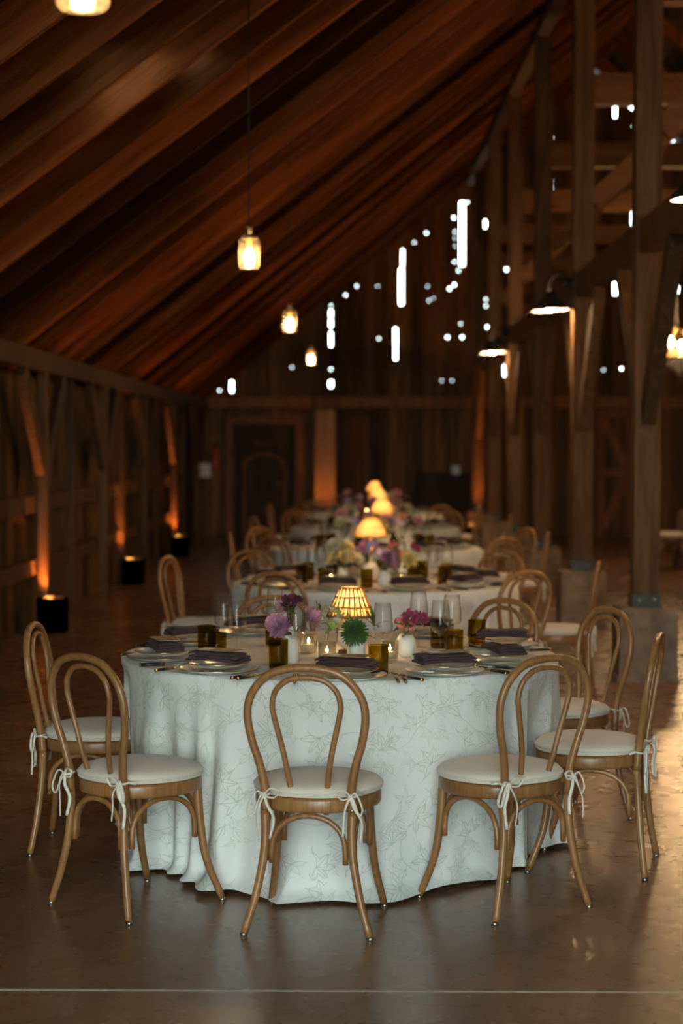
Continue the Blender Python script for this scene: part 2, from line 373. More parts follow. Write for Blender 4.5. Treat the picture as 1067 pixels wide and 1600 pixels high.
# far gable wall, daylight through gaps and knot holes
HOLES = [(722, 365, 8, 99), (627, 448, 7, 56), (629, 403, 3, 26), (618, 527, 5, 28), (618, 552, 4, 20), (517, 490, 4, 10), (517, 505, 4, 12), (517, 530, 4, 22), (517, 600, 6, 10), (362, 604, 5, 17), (858, 434, 5, 27),
 (860, 297, 5, 12), (861, 325, 5, 8), (961, 168, 4, 30), (988, 337, 2.5, 28), (961, 451, 6, 18), (758, 350, 4, 12), (792, 420, 5, 6), (789, 579, 5, 17), (1058, 452, 4, 10)]
DOTS = [(861, 215, 4), (861, 260, 2.5), (861, 281, 3), (973, 161, 4), (990, 197, 2.5), (962, 380, 4.4), (988, 372, 3), (938, 415, 2.6), (709, 340, 4), (711, 362, 2.6), (711, 372, 2), (711, 385, 2), (710, 409, 3), (716, 423, 3),
 (702, 451, 4), (710, 445, 4), (666, 364, 3.4), (647, 379, 2.4), (557, 447, 2.8), (540, 461, 3), (758, 399, 3.6), (792, 399, 3.4), (759, 468, 3), (759, 478, 3), (759, 487, 3), (759, 496, 3.4), (761, 511, 3.8), (792, 520, 3.6),
 (699, 527, 4), (722, 527, 4), (668, 447, 1.8), (670, 470, 2.2), (677, 466, 1.6), (861, 584, 3.6), (971, 576, 3.8), (989, 575, 3.6), (943, 578, 2.2), (690, 595, 1.8), (706, 595, 1.8), (517, 577, 3), (592, 529, 2.6), (456, 574, 2), (343, 610, 2.6),
 (730, 316, 3), (517, 478, 2.5), (720, 506, 2.4), (1030, 410, 2.6), (1045, 162, 3.2), (895, 425, 2.4), (871, 418, 2), (590, 447, 1.8), (484, 574, 0.1)]
hl = []
for px, py, w_, h_ in [(a, b_, c * .8, d) for a, b_, c, d in HOLES] + [(a, b_, c * .72, c * .72) for a, b_, c in DOTS]:
    p = at_y(px, py, Y1); hw, hh = w_ * Y1 / F_PX / 2, h_ * Y1 / F_PX / 2; hl.append((p.x - hw, p.x + hw, p.z - hh, p.z + hh))
struct('wall_back', sheet([EAVE_X - .2 + .35 * i for i in range(int((RW_X - EAVE_X + .2) / .35) + 1)] + [RIDGE_X, RW_X], 0, lambda x: roof_z(x, Y1) + .18, hl, lambda x, z, t: (x, Y1 + t, z), .025, M['wall']))
struct('wall_front', sheet([EAVE_X - .2, DOOR_X0, DOOR_X1, RIDGE_X, RW_X], 0, lambda x: roof_z(x, Y0) + .18, [(DOOR_X0, DOOR_X1, -.01, DOOR_H)], lambda x, z, t: (x, Y0 - t, z), .03, M['wall']))
# left wall with two slatted window openings
WX = -2.98
wins = [(16.3, 17.15, 1.3, 1.98), (22.4, 23.3, 1.2, 2.0)]
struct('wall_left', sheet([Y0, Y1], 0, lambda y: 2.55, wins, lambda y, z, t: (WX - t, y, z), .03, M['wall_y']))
for i, (a, b_, c, d) in enumerate(wins):
    mb = MB(); k = 5; wd = (b_ - a) / k
    for j in range(k):
        g = .008 if j in (2,) else .0012
        mb.box((WX - .02, a + wd * (j + .5), (c + d) / 2), (.02, wd - g * 2, d - c), M['wall_y'])
    for zz in (c - .04, d + .04): mb.box((WX + .02, (a + b_) / 2, zz), (.05, b_ - a + .2, .08), M['post'])
    for yy in (a - .05, b_ + .05): mb.box((WX + .02, yy, (c + d) / 2), (.05, .08, d - c), M['post'])
    struct('window_%d' % (i + 1), mb)
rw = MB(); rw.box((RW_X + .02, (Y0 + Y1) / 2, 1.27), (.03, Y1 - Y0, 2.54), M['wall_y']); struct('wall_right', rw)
# roof boards
ys = [Y0, 3, 9] + [9 + 1.5 * i for i in range(1, 15)] + [Y1 + .1]
rh = [(135, 60), (165, 112), (487, 95), (215, 75), (296, 78)]
dk = MB()
def deck_pt(x, y, up=0): return (x, y, roof_z(x, y) + RAF_H * 1.26 + up)
holes = []
for px, py in rh:
    r = ray(px, py); k = 1.0
    while k < 40 and CAM_H + r.z * k < deck_pt(r.x * k, r.y * k)[2]: k += .005
    holes.append((r.y * k - .025, r.y * k + .025, r.x * k - .05, r.x * k + .05))
yy = sorted(set(ys + [round(q, 4) for h in holes for q in h[:2]]))
for a, b_ in zip(yy, yy[1:]):
    c = (a + b_) / 2; xs = [EAVE_X - .3, RIDGE_X]; cuts = sorted((h[2], h[3]) for h in holes if h[0] < c < h[1]); x = EAVE_X - .3; runs = []
    for h0, h1 in cuts: runs.append((x, h0)); x = h1
    runs.append((x, RIDGE_X))
    for x0, x1 in runs:
        dk.add([deck_pt(x0, a), deck_pt(x1, a), deck_pt(x1, b_), deck_pt(x0, b_)], [(0, 1, 2, 3)], M['deck'], False)
    dk.add([deck_pt(RIDGE_X, a), deck_pt(RW_X + .3, a), deck_pt(RW_X + .3, b_), deck_pt(RIDGE_X, b_)], [(0, 1, 2, 3)], M['deck'], False)
struct('ceiling', dk)
NUM = ['first', 'second', 'third', 'fourth', 'fifth', 'sixth', 'seventh', 'eighth', 'ninth', 'tenth', 'eleventh', 'twelfth', 'thirteenth', 'fourteenth', 'fifteenth', 'sixteenth', 'seventeenth', 'eighteenth', 'nineteenth', 'twentieth'] + ['twenty-' + q for q in ['first', 'second', 'third', 'fourth', 'fifth', 'sixth', 'seventh', 'eighth', 'ninth']] + ['thirtieth'] + ['thirty-' + q for q in ['first', 'second', 'third', 'fourth', 'fifth', 'sixth', 'seventh', 'eighth']]
ry = 6.46; i = 0
while ry < 31.9:
    a = Vector((EAVE_X - .05, ry, roof_z(EAVE_X - .05, ry) + RAF_H * .6)); e = Vector((RIDGE_X, ry, roof_z(RIDGE_X, ry) + RAF_H * .6))
    mb = MB(); ln = (e - a).length
    mb.box((ln / 2, 0, 0), (ln, .052, RAF_H), M['rafter'])
    o = obj('rafter', mb, None, 'sloping brown roof rafter, %s along the left roof slope counted from the camera' % NUM[i], 'rafter', 'rafters of the left roof slope', None, a)
    o.rotation_euler = (0, -math.atan2(e.z - a.z, e.x - a.x), 0)
    ry += .745; i += 1
for k in range(5):
    ry = 22 + 2.2 * k; a = Vector((RIDGE_X, ry, roof_z(RIDGE_X, ry) + .12)); e = Vector((RW_X, ry, roof_z(RW_X, ry) + .12))
    mb = MB(); ln = (e - a).length; mb.box((ln / 2, 0, 0), (ln, .05, RAF_H), M['rafter'])
    o = obj('rafter', mb, None, 'dark rafter beyond the roof ridge, %s counted from the camera' % NUM[k], 'rafter', 'rafters beyond the ridge', None, a)
    o.rotation_euler = (0, -math.atan2(e.z - a.z, e.x - a.x), 0)
def timber(name, a, b_, wd, ht, m, label, cat, group=None, side=None):
    a, b_ = Vector(a), Vector(b_); mb = MB(); mb.stick((0, 0, 0), b_ - a, wd, ht, m, side)
    return obj(name, mb, None, label, cat, group, None, a)
# left wall timbers
timber('wall_plate', (-2.82, Y0 + .1, 2.33), (-2.82, Y1 - .05, 2.33), .16, .17, M['post'], 'long timber wall plate carrying the rafters along the left wall', 'timber')
PY = [8.4, 12.0, 15.6, 19.2, 22.8, 26.4, 30.0]
for i, y in enumerate(PY):
    if y > 11.5:
        timber('wall_post', (-2.79, y, 0), (-2.79, y, 2.245), .075, .14, M['post'], 'squared timber post on the left wall, %s from the camera' % NUM[i - 1], 'post', 'posts of the left wall')
    if y + 1.8 < 31 and y > 11.5:
        timber('wall_stud', (-2.86, y + 1.8, 0), (-2.86, y + 1.8, 2.245), .09, .1, M['post'], 'slim stud midway between left wall posts, %s from the camera' % NUM[i - 1], 'stud', 'studs of the left wall')
for i, y in enumerate(PY[2:]):
    for sg in (-1, 1):
        timber('knee_brace', (-2.79, y + sg * .09, 1.42), (-2.79, y + sg * 1.0, 2.24), .07, .2, M['dark_wood'] if sg > 0 else M['post'],
               'diagonal knee brace on the %s side of left wall post, %s braced post' % ('near' if sg < 0 else 'far', NUM[i]), 'brace', 'knee braces of the left wall', side=(1, 0, 0))
for i in range(1, 6):
    ya, yb = PY[i] + .07, PY[i + 1] - .07
    timber('wall_girt', (-2.9, ya, 1.1), (-2.9, yb, 1.1), .1, .15, M['post'], 'horizontal mid-height girt on the left wall, %s bay from the camera' % NUM[i - 1], 'girt', 'mid girts of the left wall')
    timber('bottom_rail', (-2.9, ya, .55), (-2.9, yb, .55), .09, .13, M['post'], 'low horizontal rail near the floor on the left wall, %s bay' % NUM[i - 1], 'rail', 'low rails of the left wall')
for i, (a, b_) in enumerate(((16.5, 17.1), (24.9, 25.6))):
    mb = MB(); mb.box((0, 0, .62), (.05, b_ - a, .95), M['dark_wood']); mb.box((.03, 0, 1.08), (.03, b_ - a + .1, .06), M['post'])  # darker wood colour stands for the shade inside wall openings
    obj('recess_panel', mb, None, 'dark hatch panel low on the left wall, %s' % ['nearer one under the window', 'farther one'][i], 'recess', 'hatches of the left wall', None, (-2.93, (a + b_) / 2, 0))
# nave posts
XP = 1.93
NP = [8.7, 12.3, 15.9, 19.45, 23.0, 26.6, 30.2]
for i, y in enumerate(NP):
    if i == 0: continue
    top = roof_z(XP, y) - .16
    r = obj('timber_post', None, None, 'tall grey-brown timber post on a concrete plinth, %s in the row from the camera' % NUM[i - 1], 'post', 'posts beside the tables', None, (XP, y, 0))
    mb = MB(); mb.box((0, 0, (top + .5) / 2), (.175, .175, top - .5), M['post']); obj('shaft', mb, r)
    mb = MB(); mb.box((0, 0, .54), (.2, .2, .1), M['metal'])
    for sx in (-.05, .05): mb.tube([(sx, -.1, .55), (sx, -.112, .55)], .014, M['screw'], 8)
    obj('post_shoe', mb, r, 'dark steel post shoe')
    mb = MB(); s_ = .2; mb.lathe([(s_ * 1.5, 0), (s_ * 1.5, .03), (s_ * 1.41, .04), (s_ * 1.38, .47), (s_ * 1.33, .5)], M['concrete'], 4, (0, 0, 0), False, True)
    for k_ in range(len(mb.sm)): mb.sm[k_] = False
    pl = obj('concrete_plinth', mb, None, 'square concrete plinth under timber post, %s from the camera' % NUM[i - 1], 'plinth', 'plinths of the post row', None, (XP, y, 0), PI / 4)
    timber('tie_timber', (XP + .09, y, 4.73), (8.6, y, 4.73), .18, .26, M['tie'], 'high horizontal cross timber spanning from a post, %s from the camera' % NUM[i - 1], 'timber', 'cross timbers high in the roof')
    timber('cross_brace', (XP + .09, y, 3.75), (XP + 1.0, y, 4.6), .09, .17, M['tie'], 'diagonal brace under high cross timber, %s from the camera' % NUM[i - 1], 'brace', 'braces under the cross timbers')
    for sg in (-1, 1):
        timber('post_brace', (XP, y + sg * .09, 1.8), (XP, y + sg * 1.15, 2.9), .09, .16, M['post'], 'diagonal brace on the %s side of timber post, %s post' % ('near' if sg < 0 else 'far', NUM[i - 1]), 'brace', 'braces along the post row', side=(1, 0, 0))
for i in range(1, len(NP)):
    timber('rail_timber', (XP, NP[i - 1] + .09, 3.02), (XP, NP[i] - .09, 3.02), .12, .22, M['post'], 'horizontal timber between tall posts above head height, %s bay' % NUM[i - 1], 'timber', 'timbers linking the posts')
mb = MB()
yl = [6.0, 12, 18, 24, 31.9]
for a, b_ in zip(yl, yl[1:]): mb.stick((XP - .03, a, roof_z(XP, a) - .08), (XP - .03, b_, roof_z(XP, b_) - .08), .14, .16, M['post'])
obj('purlin', mb, None, 'long pale-edged purlin under the rafters above the post row', 'timber')
mb = MB()
for y in (20.5, 23.5, 26.5, 29.5):
    pass
# far wall timbers and doors
def ybox(px0, px1, py0, py1, y): a, b_ = at_y(px0, py1, y), at_y(px1, py0, y); return a.x, b_.x, a.z, b_.z
def wallpiece(name, px0, px1, py0, py1, y, dep, m, **k):
    x0, x1, z0, z1 = ybox(px0, px1, py0, py1, y); z0 = max(z0, .0); mb = MB(); mb.box((0, 0, (z1 - z0) / 2), (x1 - x0, dep, z1 - z0), m)
    return obj(name, mb, loc=((x0 + x1) / 2, y, z0), **k)
wallpiece('wall_timber', 316, 1160, 620, 637, 31.87, .2, M['red_wood'], label='long horizontal timber across the far wall above the doors', cat='timber')
wallpiece('wall_timber', 760, 1160, 462, 476, 31.92, .12, M['tie'], label='upper horizontal timber across the far gable wall', cat='timber')
M['pale'] = wood('lit_tone_planks', [(.2, .1, .045), (.36, .2, .1), (.5, .3, .16)], .8, 'Z', 10, 12)  # wood tone lightened to stand for warm light falling on the panel
wallpiece('plank_panel', 492, 524, 640, 792, 31.7, .25, M['pale'], label='upright plank panel coloured pale as if lit, beside the far doorway', cat='panel')
def door(name, px0, px1, py0, m1, m2, y=31.85):
    x0, x1, z0, z1 = ybox(px0, px1, py0, 840, y); z0 = 0; t = .14
    mb = MB(); 
    for xx in (x0 + t / 2, x1 - t / 2): mb.box((xx, y, z1 / 2), (t, .16, z1), m1)
    mb.box(((x0 + x1) / 2, y, z1 - t / 2), (x1 - x0 - 2 * t, .16, t), m1)
    f = struct(name, mb)
    mb = MB(); mb.box(((x0 + x1) / 2, y + .03, (z1 - t) / 2), (x1 - x0 - 2 * t, .05, z1 - t), m2); obj('door_leaf', mb, f)
    return f, x0 + t, x1 - t, z1 - t
f, dx0, dx1, dz = door('door_1', 352, 474, 650, M['red_wood'], M['dark_wood'])
# the arched panel of the left door
mb = MB(); cx = (dx0 + dx1) / 2; hw = (dx1 - dx0) / 2 * .66
mb.tube([(cx - hw, 31.84, .02), (cx - hw, 31.84, dz * .6)] + [(cx + hw * math.cos(a), 31.84, dz * .6 + hw * .75 * math.sin(a)) for a in [PI - PI * q / 14 for q in range(15)]] + [(cx + hw, 31.84, dz * .6), (cx + hw, 31.84, .02)], .04, M['red_wood'], 6)
obj('arch_moulding', mb, f)
mb = MB(); mb.box((cx - .02, 31.83, dz * .83), (.3, .03, .1), M['post']); obj('name_plate', mb, f)
mb = MB(); mb.tube([(cx + hw * .8, 31.82, .95), (cx + hw * .8, 31.74, .95), (cx + hw * .8 - .1, 31.74, .95)], .018, M['brass'], 8); obj('door_handle', mb, f)
door('door_2', 524, 588, 640, M['dark_wood'], M['wall'])
f, dx0, dx1, dz = door('door_3', 930, 990, 640, M['red_wood'], M['wall'], 31.8)
mb = MB(); mb.stick((dx0, 31.74, dz * .98), (dx1, 31.74, dz * .58), .05, .14, M['red_wood'], (0, 1, 0)); mb.stick((dx1, 31.74, dz * .5), (dx0, 31.74, dz * .08), .05, .14, M['red_wood'], (0, 1, 0)); mb.box(((dx0 + dx1) / 2, 31.74, dz * .54), (dx1 - dx0, .05, .13), M['red_wood'])
obj('door_brace', mb, f)
wallpiece('wall_cabinet', 655, 735, 738, 800, 31.7, .3, M['dark_wood'], label='dark cabinet against the far wall right of the doorway', cat='cabinet')
for px in (600, 640, 830, 880):
    wallpiece('gable_stud', px - 5, px + 5, 640, 836, 31.9, .12, M['post'], label='upright stud on the far wall, %s from its left end' % {600: 'first', 640: 'second', 830: 'third', 880: 'fourth'}[px], cat='stud', group='studs of the far wall')
wallpiece('notice_board', 312, 329, 724, 746, 31.97, .05, M['white_paint'], label='small white notice on the far wall at left', cat='notice')
p = at_y(335, 735, 31.7); mb = MB(); mb.lathe([(.001, 0), (.07, 0), (.075, .02), (.075, .34), (.05, .4), (.02, .42), (.001, .42)], M['red'], 14); mb.tube([(0, 0, .42), (0, 0, .47), (.05, -.03, .46)], .014, M['black'], 6)
obj('fire_extinguisher', mb, None, 'small red fire extinguisher beside the white notice on the far wall', 'fire extinguisher', None, None, (p.x, 31.92, p.z))
wallpiece('wall_box', 706, 718, 728, 741, 31.6, .12, M['white_paint'], label='small pale round-looking electrical box on the far wall', cat='electrical box')

# ------------------------------------------------------------------ lamps
# jar pendants
def pendant_tpl(drop):
    j = MB(); j.lathe([(.003, -.002), (.052, 0), (.06, .012), (.06, .15), (.05, .165), (.042, .17)], M['jar'], 26)
    li = MB(); li.lathe([(.001, .185), (.03, .185), (.045, .178), (.045, .162)], M['brass'], 22)
    so = MB(); so.lathe([(.001, .235), (.016, .235), (.019, .225), (.019, .11), (.001, .11)], M['brass'], 14)
    bu = MB(); bu.lathe([(.001, .018), (.015, .022), (.026, .04), (.03, .06), (.026, .082), (.017, .1), (.014, .112)], M['bulb_pendant'], 14)
    co = MB(); co.tube([(0, 0, .23), (0, 0, drop)], .0035, M['cord'], 6)
    return ('jar_pendant_lamp', None, [('glass_jar', j.mesh('glass_jar'), None, []), ('lid', li.mesh('lid'), 'brass lid', []), ('socket', so.mesh('socket'), None, []), ('bulb', bu.mesh('bulb'), 'glowing bulb', []), ('cord', co.mesh('cord'), 'black cord', [])])
pz = [(4.05, 'cut by the top edge'), (9.9, 'largest in full view'), (15.3, 'third in line, above the second table'), (21.5, 'farthest in line and smallest')]
for y, s_ in pz:
    zz = 2.575; x = -.63
    inst(pendant_tpl(roof_z(x, y) - zz + .2), (x, y, zz), 0, 'hanging glass jar lamp with glowing bulb, ' + s_, 'pendant lamp', 'jar pendants over the tables')
# barn lamps on short arms beside the posts
sh = MB(); sh.lathe([(.03, .17), (.045, .16), (.05, .11), (.1, .075), (.155, .02), (.165, 0)], M['black'], 28); sh.lathe([(.162, 0), (.15, .018), (.097, .07), (.045, .105)], M['white_paint'], 28)
bu = MB(); bu.lathe([(.001, -.01), (.03, -.004), (.05, .015), (.05, .04), (.028, .075)], M['bulb_barn'], 16)
ar = MB(); ar.tube(smooth_path([(0, 0, .16), (0, 0, .25), (.06, 0, .31), (.14, 0, .3), (.19, 0, .24)], 5), .012, M['black'], 8); ar.lathe([(.001, .27), (.04, .27), (.04, .2), (.001, .2)], M['black'], 12, (.17, 0, 0))
lens = MB(); lens.lathe([(.001, 0), (.16, 0)], M['jar'], 28)
BARN = ('barn_lamp', None, [('lamp_shade', sh.mesh('lamp_shade'), 'black outside, white inside', []), ('bulb', bu.mesh('bulb'), 'glowing bulb', []), ('arm', ar.mesh('arm'), None, [])])
for y, s_ in ((8.75, 'cut by right edge'), (15.9, 'in the middle of the three'), (23.0, 'farthest of the three')):
    o = inst(BARN, (XP - .28, y, 2.8), 0, 'black enamel lamp on a bent arm by a post, ' + s_, 'wall lamp', 'barn lamps along the post row'); o.rotation_euler = (0, -.06, 0)
# chandelier in the right aisle
def chandelier(loc, label):
    r = obj('chandelier', None, None, label, 'chandelier', None, None, loc)
    f = MB(); f.tube([(.42 * math.cos(a), .42 * math.sin(a), 0) for a in [2 * PI * q / 28 for q in range(28)]], .014, M['brass'], 6, True)
    for q in range(4):
        a = q * PI / 2; f.tube([(.42 * math.cos(a), .42 * math.sin(a), 0), (0, 0, .32)], .008, M['brass'], 6)
    obj('hoop', f, r)
    c = MB(); c.tube([(0, 0, .3), (0, 0, roof_z(loc[0], loc[1]) - loc[2] + .1)], .01, M['metal'], 6); obj('chain', c, r)
    for q in range(10):
        a = 2 * PI * q / 10; x, y = .42 * math.cos(a), .42 * math.sin(a)
        cd = MB(); cd.lathe([(.001, 0), (.02, 0), (.013, .01), (.013, .06)], M['white_paint'], 8, (x, y, .01)); c1 = obj('candle_sleeve', cd, r)
        b1 = MB(); b1.lathe([(.012, .06), (.03, .085), (.034, .11), (.02, .145), (.001, .165)], M['bulb_chand'], 10, (x, y, .01)); obj('bulb', b1, c1)
    g = MB()
    for q in range(40):
        a = 2 * PI * q / 40; R_ = .42 if q % 2 else .3; L_ = .1 + .12 * (q % 3) / 2
        for k in range(3):
            g.lathe([(.001, 0), (.012, .016), (.001, .04)], M['votive'], 6, (R_ * math.cos(a), R_ * math.sin(a), -.06 - k * L_ / 3 - .02))
    obj('crystal_drop', g, r)['kind'] = 'stuff'
p = at_y(1056, 552, 22)
chandelier((p.x, 12, p.z), 'glowing chandelier with crystal drops, the nearer one beyond the right edge')
chandelier((p.x, 22, p.z), 'glowing candle-bulb chandelier with crystal drops in the right aisle')
# uplight boxes at the foot of the posts
def uplight(x, y, label, grp='uplights at the post feet', bw=.24, e=26, m=None):
    r = obj('uplight_box', None, None, label, 'uplight', grp, None, (x, y, 0))
    b1 = MB(); b1.box((0, 0, .11), (bw, bw, .22), m or M['black'])
    for sx, sy, wx, wy in ((-1, 0, .02, bw), (1, 0, .02, bw), (0, -1, bw, .02), (0, 1, bw, .02)): b1.box((sx * (bw / 2 - .01), sy * (bw / 2 - .01), .26), (wx, wy, .08), m or M['black']); obj('housing', b1, r)
    b2 = MB(); b2.lathe([(.001, 0), (.05, 0)], M['uplight'], 16, (-.05, 0, .225)); obj('lens', b2, r, 'glowing orange lens')
    d = bpy.data.lights.new('uplight_beam', 'SPOT'); d.energy = e * 4; d.color = (1, .3, .05); d.spot_size = 1.3; d.spot_blend = .6; d.shadow_soft_size = .03
    l = bpy.data.objects.new('uplight_beam', d); COL.objects.link(l); l.parent = r; l.location = (-.05, .08, .25); l.rotation_euler = (PI - .1, 0, 0)
M['teal_box'] = plain('dark_teal_box', (.02, .035, .038), .6)
uplight(-2.68, 15.38, 'black uplight box at the foot of the nearest lit wall post')
uplight(-2.68, 20.78, 'dark teal uplight box on the left wall, middle of three', m=M['teal_box'])
uplight(-2.68, 26.16, 'dark teal uplight box on the left wall, farthest of three', m=M['teal_box'])
uplight(at_y(508, 800, 31.2).x, 31.2, 'added hidden uplight box below the plank panel at the far doorway', e=8)  # unseen box added to warm the plank panel, not a known lamp
uplight(XP - .1, 29.75, 'small uplight box at the foot of the last tall post', e=40)

# ------------------------------------------------------------------ bentwood chair
def mirror(pts): return [(-x, y, z) for x, y, z in pts]
def yb(z):                                          # how far back the rear frame stands at height z
    return -.183 - .066 * max(0, (z - .42)) / .45 if z > .42 else -.183 - .04 * ((.42 - z) / .42) ** 1.6
def chair_template():
    W = [(.145, .40), (.143, .48), (.16, .57), (.18, .637), (.193, .715), (.186, .775), (.158, .825), (.115, .862), (.06, .879), (0, .884)]
    half = [(x, yb(z), z) for x, z in W]
    up = smooth_path(half + mirror(half[:-1])[::-1], 6)
    bf = MB(); bf.tube(up, [.0136 + .0016 * min(1, max(0, (.6 - p.z) / .2)) for p in up], M['chair'], 12)
    I = [(.056, .395), (.058, .46), (.072, .56), (.087, .635), (.107, .72), (.112, .76), (.1, .805), (.066, .838), (.03, .849), (0, .851)]
    half = [(x, yb(z) + (.016 if z < .5 else .008), z) for x, z in I]
    ih = MB(); ih.tube(smooth_path(half + mirror(half[:-1])[::-1], 6), .0098, M['chair'], 10)
    sc = MB()
    for x in (-.056, .056): sc.tube([(x, yb(.415) + .002, .412), (x, yb(.415) - .004, .412)], .0045, M['screw'], 8)
    seat_pts = []
    for k in range(40):
        a = 2 * PI * k / 40; c, s = math.cos(a), math.sin(a)
        rx = .212 * (1 - .1 * (s < 0) * abs(s)); r = abs(c) ** 2.3 + abs(s) ** 2.3; q = r ** (-1 / 2.3)
        seat_pts.append((rx * c * q, .205 * s * q + .005))
    def ring(scale, z): return [(x * scale, y * scale, z) for x, y in seat_pts]
    def skin(mb, rings, m, cap=True):
        n = 40; vs = [p for r in rings for p in r]; fs = []
        for i in range(len(rings) - 1):
            for j in range(n): fs.append((i * n + j, i * n + (j + 1) % n, (i + 1) * n + (j + 1) % n, (i + 1) * n + j))
        if cap: fs.append(list(range(n))[::-1]); fs.append([(len(rings) - 1) * n + j for j in range(n)])
        mb.add(vs, fs, m)
    st = MB(); skin(st, [ring(.9, .402), ring(.985, .403), ring(1, .41), ring(1, .44), ring(.985, .449), ring(.9, .45)], M['chair'])
    cu = MB(); skin(cu, [ring(.9, .452), ring(1.0, .455), ring(1.022, .464), ring(1.02, .472), ring(.97, .484), ring(.8, .493), ring(.5, .497), ring(.2, .498)], M['cushion'])
    pp = MB(); pp.tube(ring(1.022, .468), .0032, M['cushion'], 6, True); pp.tube(ring(1.01, .456), .0028, M['cushion'], 6, True)
    legs = []
    for s in (-1, 1):
        p = smooth_path([(.145 * s, yb(.40), .40), (.142 * s, yb(.33), .33), (.15 * s, yb(.24), .24), (.174 * s, yb(.12), .12), (.206 * s, yb(.0) + .0, .012)], 5)
        mb = MB(); mb.tube(p, [.0152 - .0028 * (1 - q.z / .4) for q in p], M['chair'], 12)
        mb.tube([(.145 * s, yb(.41) + .004, .415), (.145 * s, yb(.41) - .018, .415)], .006, M['screw'], 8)
        cap = MB(); cap.tube([p[-1] + Vector((.001 * s, 0, -.001)), p[-1] + Vector((.003 * s, 0, -.012))], .0118, M['screw'], 10)
        legs.append(('leg', mb.mesh('leg'), None, [('foot_cap', cap.mesh('foot_cap'))]))
        p = smooth_path([(.155 * s, .135, .41), (.16 * s, .142, .3), (.172 * s, .16, .16), (.198 * s, .212, .012)], 5)
        mb = MB(); mb.tube(p, [.0165 - .004 * (1 - q.z / .41) for q in p], M['chair'], 12)
        cap = MB(); cap.tube([p[-1] + Vector((.001 * s, 0, -.001)), p[-1] + Vector((.002 * s, .002, -.012))], .0115, M['screw'], 10)
        legs.append(('leg', mb.mesh('leg'), None, [('foot_cap', cap.mesh('foot_cap'))]))
    arches = []
    def arch(a, b_, zt, inset):
        a, b_ = Vector(a), Vector(b_); pts = []
        for k in range(17):
            t = PI * k / 16; f = (1 - math.cos(t)) / 2
            q = a.lerp(b_, f); q.z = a.z + (zt - a.z) * math.sin(t) ** .8 + (b_.z - a.z) * f * 0
            pts.append(q)
        pts = [pts[0] - Vector((0, 0, .035))] + pts + [pts[-1] - Vector((0, 0, .035))]
        mb = MB(); mb.tube(pts, .0098, M['chair'], 10); arches.append(('arch_brace', mb.mesh('arch_brace'), None, []))
    arch((-.122, yb(.27) + .006, .27), (.122, yb(.27) + .006, .27), .392, 0)
    arch((-.142, .15, .27), (.142, .15, .27), .392, 0)
    for s in (-1, 1): arch((.146 * s, yb(.27) + .035, .27), (.16 * s, .118, .27), .39, 0)
    ties = []
    for s in (-1, 1):
        rnd = random.Random(3 + s); mb = MB(); x0, y0, z0 = .145 * s, yb(.47), .465
        mb.tube([(x0 + .0175 * math.cos(a), y0 + .0175 * math.sin(a), z0 + .003 * math.sin(a)) for a in [2 * PI * q / 14 for q in range(14)]], .0042, M['tie_tape'], 6, True)
        mb.tube([(x0 + .012 * s, y0 + .01, z0), (x0 + .03 * s, y0 + .03, z0 - .004)], .005, M['tie_tape'], 6)
        kx, ky, kz = x0 - .003 * s, y0 - .021, z0
        mb.tube([(kx - .007, ky, kz + .004), (kx, ky - .004, kz), (kx + .007, ky, kz - .004)], [.005, .0085, .005], M['tie_tape'], 8)
        for d in (-1, 1):
            lx = d * (.032 + .012 * rnd.random()); lz = -.03 - .02 * rnd.random() if d == s else .014
            mb.tube(smooth_path([(kx, ky, kz), (kx + lx * .6, ky - .01, kz + .018 + lz * .2), (kx + lx * 1.25, ky - .012, kz + lz), (kx + lx * .9, ky - .008, kz + lz - .022), (kx + lx * .3, ky - .004, kz - .008), (kx, ky, kz)], 5), .0055, M['tie_tape'], 6, flat=.5)
            mb.tube(smooth_path([(kx, ky, kz), (kx + d * .014, ky - .012, kz - .035), (kx + d * (.02 + .02 * rnd.random()), ky - .006, kz - .08), (kx + d * (.012 + .03 * rnd.random()), ky - .01, kz - .125 - .03 * rnd.random())], 5), .0062, M['tie_tape'], 6, flat=.45)
        ties.append(('cushion_tie', mb.mesh('cushion_tie')))
    return ('bentwood_chair', None, [('back_hoop', bf.mesh('back_hoop'), None, []), ('inner_hoop', ih.mesh('inner_hoop'), None, [('screw', sc.mesh('screw'))]), ('seat', st.mesh('seat'), None, []),
            ('seat_cushion', cu.mesh('seat_cushion'), 'cream canvas cushion', [('piping', pp.mesh('piping'))] + ties)] + legs + arches)
CHAIR = chair_template()
def chair(x, y, rz, where, group):
    return inst(CHAIR, (x, y, 0), rz, 'honey brown bentwood chair with cream cushion, ' + where, 'chair', group)

